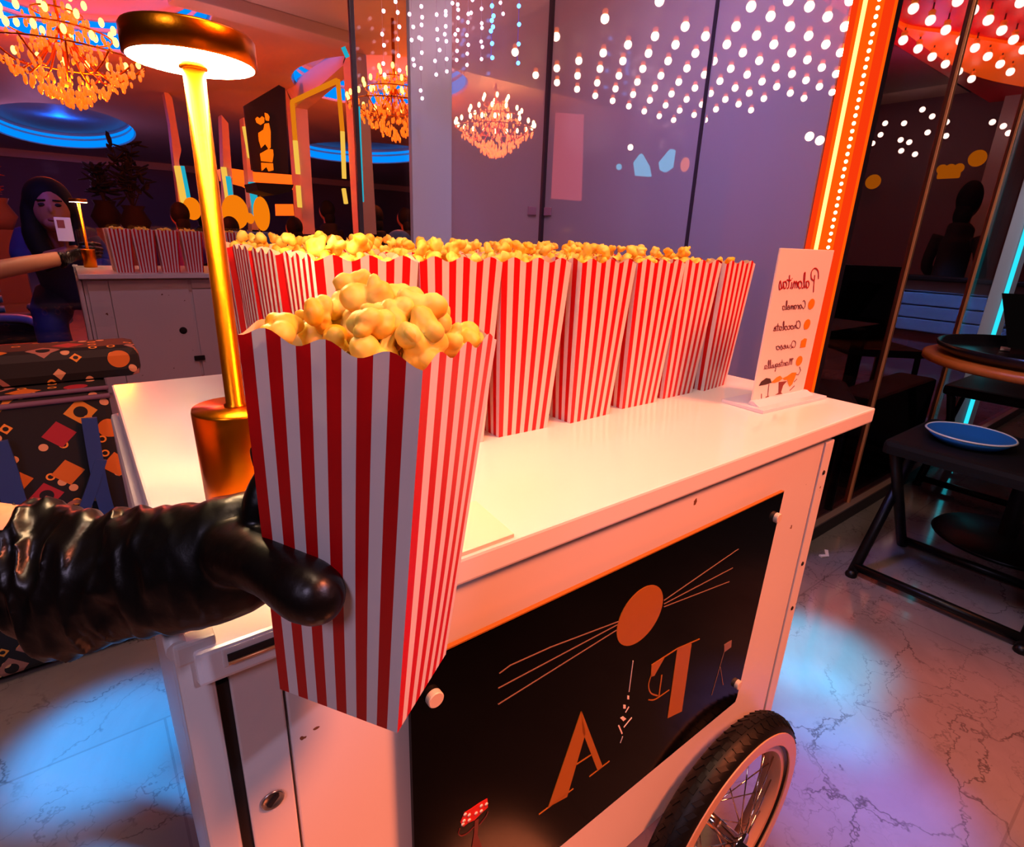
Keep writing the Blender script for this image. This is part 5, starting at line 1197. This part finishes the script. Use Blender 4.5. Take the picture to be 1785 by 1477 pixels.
# chandeliers
def chandelier(c, R, label, pink, seed, scale=1.0, tall=1.0):
    c = Vector(c); r = thing('chandelier', label, 'chandelier', c); rnd = random.Random(seed)
    b = MB(); b.tube([c + Vector((0,0,0.1*R)), c + Vector((0,0,1.6*R*tall))], 0.012*scale, 6)
    for lev, (rr, zz) in enumerate(((1.0, -0.05), (0.62, 0.25), (0.3, 0.5))):
        b.tube([c + Vector((rr*R*math.cos(2*PI*k/24), rr*R*math.sin(2*PI*k/24), zz*R)) for k in range(24)], 0.012*R, 6, closed=True)
    for k in range(12):
        a = 2*PI*k/12; e = Vector((math.cos(a), math.sin(a), 0))
        b.tube(smooth_curve([c + Vector((0,0,0.35*R)), c + e*R*0.5 + Vector((0,0,-0.28*R)), c + e*R*1.0 + Vector((0,0,-0.02*R))], 4), 0.014*R, 5)
    b.build('frame', 'brass', r)
    for k in range(38):
        if k < 20: a = 2*PI*k/20; rr = 1.0; zz = 0.02
        elif k < 32: a = 2*PI*(k-20)/12 + 0.3; rr = 0.66; zz = 0.32
        else: a = 2*PI*(k-32)/6; rr = 0.34; zz = 0.60
        p = c + Vector((rr*R*math.cos(a), rr*R*math.sin(a), zz*R))
        b = MB(); b.sphere(p + Vector((0,0,0.06*R)), 0.036*R, 8, 6, sc=(1,1,1.7)); b.build('candle_bulb', 'candle_pink' if pink else 'candle_light', r)
    b = MB()
    for k in range(420):
        a = rnd.uniform(0, 6.283); t = rnd.random(); rr = (1 - t)**0.7*rnd.uniform(0.75, 1.0)*1.02
        z = -0.10 - 0.62*t*rnd.uniform(0.8, 1.0) if k < 270 else rnd.uniform(-0.05, 0.55)
        if k >= 270: rr = rnd.uniform(0.1, 0.75)*(1 - max(z, 0))
        p = c + Vector((rr*R*math.cos(a), rr*R*math.sin(a), z*R)); s = rnd.uniform(0.022, 0.045)*R
        b.sphere(p, s, 6, 4, sc=(0.7, 0.7, 1.5))
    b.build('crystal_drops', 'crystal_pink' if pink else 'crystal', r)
    return r
chandelier((0.2292,6.0000,2.3186), 0.52, 'big glowing orange crystal chandelier in the mirror above the woman', False, 4)
chandelier((2.2369,4.5000,2.0670), 0.36, 'amber chandelier half hidden by the white pillar', False, 9)
chandelier((3.9996,5.6000,2.2667), 0.44, 'rosy crystal chandelier glowing through the milky lilac glass', True, 12, tall=1.3)

# soft glows in the lilac glass, reflections built as lit shapes
panel('pink_reflected_glow', [(4.8403,5.5000,2.5242),(5.2497,5.5000,2.5595),(5.3133,5.5000,1.5916),(4.8439,5.5000,1.5866)], (0, 0.06, 0), M['pink_panel'], 'upright soft pink reflected glow behind the milky glass', 'light')  # pink reflection built as a glowing panel
for pl, lbl in (([(4.7932,4.2000,1.8898),(4.8772,4.2000,1.9794),(5.0151,4.2000,1.8739),(5.0604,4.2000,1.7780),(4.8398,4.2000,1.7694)], 'blurred cyan LED reflection behind the milky glass under the bulbs'), ([(5.1946,4.2000,1.9308),(5.3518,4.2000,2.0765),(5.4126,4.2000,2.0722),(5.4079,4.2000,1.9012),(5.3091,4.2000,1.8460),(5.2275,4.2000,1.8610)], 'curved cyan LED reflection behind the milky glass under the bulbs')):
    panel('reflected_glow', pl, (0, 0.04, 0), M['cyan_soft'], lbl, 'lamp')  # LED reflections built as glowing plates
b = MB(); b.sphere((5.6030,4.2000,1.9493), 0.05, 12, 8, sc=(1,1,1.5)); tag(b.build('reflected_glow', 'lantern'), 'small amber reflection behind the milky glass next to the dark seam', 'lamp')  # amber reflection built as a glowing ball
b = MB(); b.sphere((4.5423,4.2000,1.8220), 0.03, 10, 8); tag(b.build('reflected_glow', M['cyan_soft']), 'tiny pale blue reflected dot behind the milky glass', 'lamp')  # reflected dot built as a tiny glowing ball
for q, lbl in (((4.0000,2.0399,1.8043), 'tiny white light beside the orange column, higher of two'), ((4.0000,1.9670,1.7733), 'tiny white light beside the orange column, lower of two'), ((4.6000,4.1237,1.9993), 'tiny white light above the blurred cyan reflections')):
    b = MB(); b.sphere(q, 0.028, 10, 8); tag(b.build('pendant_bulb', 'bulb'), lbl, 'light')

# ------------------------------------------------------------------ lights
def area(name, loc, target, size, rgb, watts, spread=PI):
    l = bpy.data.lights.new(name, 'AREA'); l.shape = 'DISK'; l.size = size; l.energy = watts; l.color = lin(rgb)[:3]; l.spread = spread
    o = bpy.data.objects.new(name, l); COL.objects.link(o); o.location = loc
    o.rotation_euler = (Vector(target) - Vector(loc)).to_track_quat('-Z', 'Y').to_euler(); return o
def spot(name, loc, target, deg, rgb, watts, blend=0.35, soft=0.05):
    l = bpy.data.lights.new(name, 'SPOT'); l.energy = watts; l.color = lin(rgb)[:3]; l.spot_size = math.radians(deg); l.spot_blend = blend; l.shadow_soft_size = soft
    o = bpy.data.objects.new(name, l); COL.objects.link(o); o.location = loc
    o.rotation_euler = (Vector(target) - Vector(loc)).to_track_quat('-Z', 'Y').to_euler(); return o
def point(name, loc, rgb, watts, soft=0.1):
    l = bpy.data.lights.new(name, 'POINT'); l.energy = watts; l.color = lin(rgb)[:3]; l.shadow_soft_size = soft
    o = bpy.data.objects.new(name, l); COL.objects.link(o); o.location = loc; return o
area('ceiling_light_front', (1.6, -1.35, 3.3), (0.30, 0.35, 0.65), 0.9, (255, 126, 80), 25, 1.0)
spot('cart_corner_fill', (-0.6, -1.0, 1.55), (0.10, 0.30, 0.52), 15, (255, 124, 66), 26, 1.0)  # added warm fill for the low left panel, no lamp there
spot('held_carton_fill', (0.9, -1.2, 2.0), (0.10, 0.23, 0.96), 11, (206, 206, 255), 34, 0.8)  # added cool fill aimed at the held carton alone
area('near_fill', (-1.3, -0.8, 2.3), (0.1, 0.2, 0.95), 0.6, (226, 206, 250), 13)  # added lilac fill from the side, lifts the held carton's face
area('ceiling_light_cart', (0.35, 0.1, 3.3), (0.4, 0.45, 0.9), 0.7, (255, 212, 176), 29)
area('pink_wash_fill', (1.0, 1.0, 2.9), (1.35, 2.1, 1.5), 0.4, (255, 160, 170), 11)  # added pink wash to tint the milky glass and pillar
spot('pillar_blue_fill', (0.85, 1.3, 2.7), (1.18, 2.07, 1.0), 22, (90, 150, 255), 26)  # added spot that turns the pillar bluish
area('blue_glass_fill', (0.9, 1.1, 2.3), (1.78, 1.2, 1.15), 0.25, (110, 150, 255), 5, 1.6)  # added blue wash for the lower side panes
spot('floor_blue_fill', (-0.9, 0.9, 2.5), (-0.10, 1.20, 0.06), 9, (0, 160, 255), 1500, 0.7)  # added spot, stands in for an LED reflection on the floor
spot('floor_blue_fill_near', (-0.9, 0.3, 2.5), (-0.03, 0.92, 0.06), 6, (0, 160, 255), 1400, 0.7)  # added spot for a second patch of reflected blue
spot('floor_cyan_fill', (1.9, -0.6, 2.6), (1.42, 0.46, 0.06), 9, (0, 200, 255), 1500, 1.0)  # added cyan spot making a light patch on the floor
spot('floor_cyan_fill_low', (1.7, -0.7, 2.6), (1.24, 0.36, 0.06), 8, (0, 180, 255), 1300, 1.0)  # added spot that stretches the cyan patch
spot('floor_low_blue_fill', (1.9, -0.9, 2.6), (1.06, 0.22, 0.06), 10, (20, 120, 255), 900, 1.0)  # added blue spot for the floor patch nearest the cart
spot('floor_orange_fill', (2.4, -0.9, 2.6), (1.52, 0.05, 0.06), 15, (255, 104, 56), 260, 1.0)  # added warm spot, brightens the lower floor corner
point('hall_orange_light', (0.2, 6.3, 2.0), (255, 80, 8), 320)
point('hall_amber_light', (3.6, 7.0, 2.2), (255, 100, 12), 110)
point('hall_pink_light', (1.2, 5.0, 2.0), (255, 176, 170), 14)
point('hall_purple_light', (0.0, 12.0, 1.9), (190, 140, 200), 50)
point('cove_blue_light', (0.3, 14.6, 2.86), (0, 100, 255), 30)
spot('mirror_cart_fill', (0.35, 2.35, 2.3), (0.4, 3.3, 0.8), 50, (226, 214, 255), 22)  # added fill for the backs of the mirrored cartons
point('dark_room_light', (5.2, 1.9, 2.3), (110, 130, 210), 7)
area('canopy_red_light', (4.9, 1.6, 1.9), (4.9, 1.6, 2.5), 1.2, (255, 30, 50), 45)
spot('counter_blue_fill', (5.0, 1.35, 2.2), (6.0, 1.5, 0.8), 40, (110, 190, 255), 260)  # added fill so the counter boards show blue
spot('pillar_fill', (2.9, 0.2, 2.5), (3.5, 0.72, 0.9), 24, (226, 226, 240), 60)  # added fill to keep the tube-edged pillar bright
spot('woman_fill', (-0.4, 3.4, 1.9), (0.0, 4.4, 0.9), 40, (120, 100, 255), 40)  # added violet fill to bring out the trouser leg
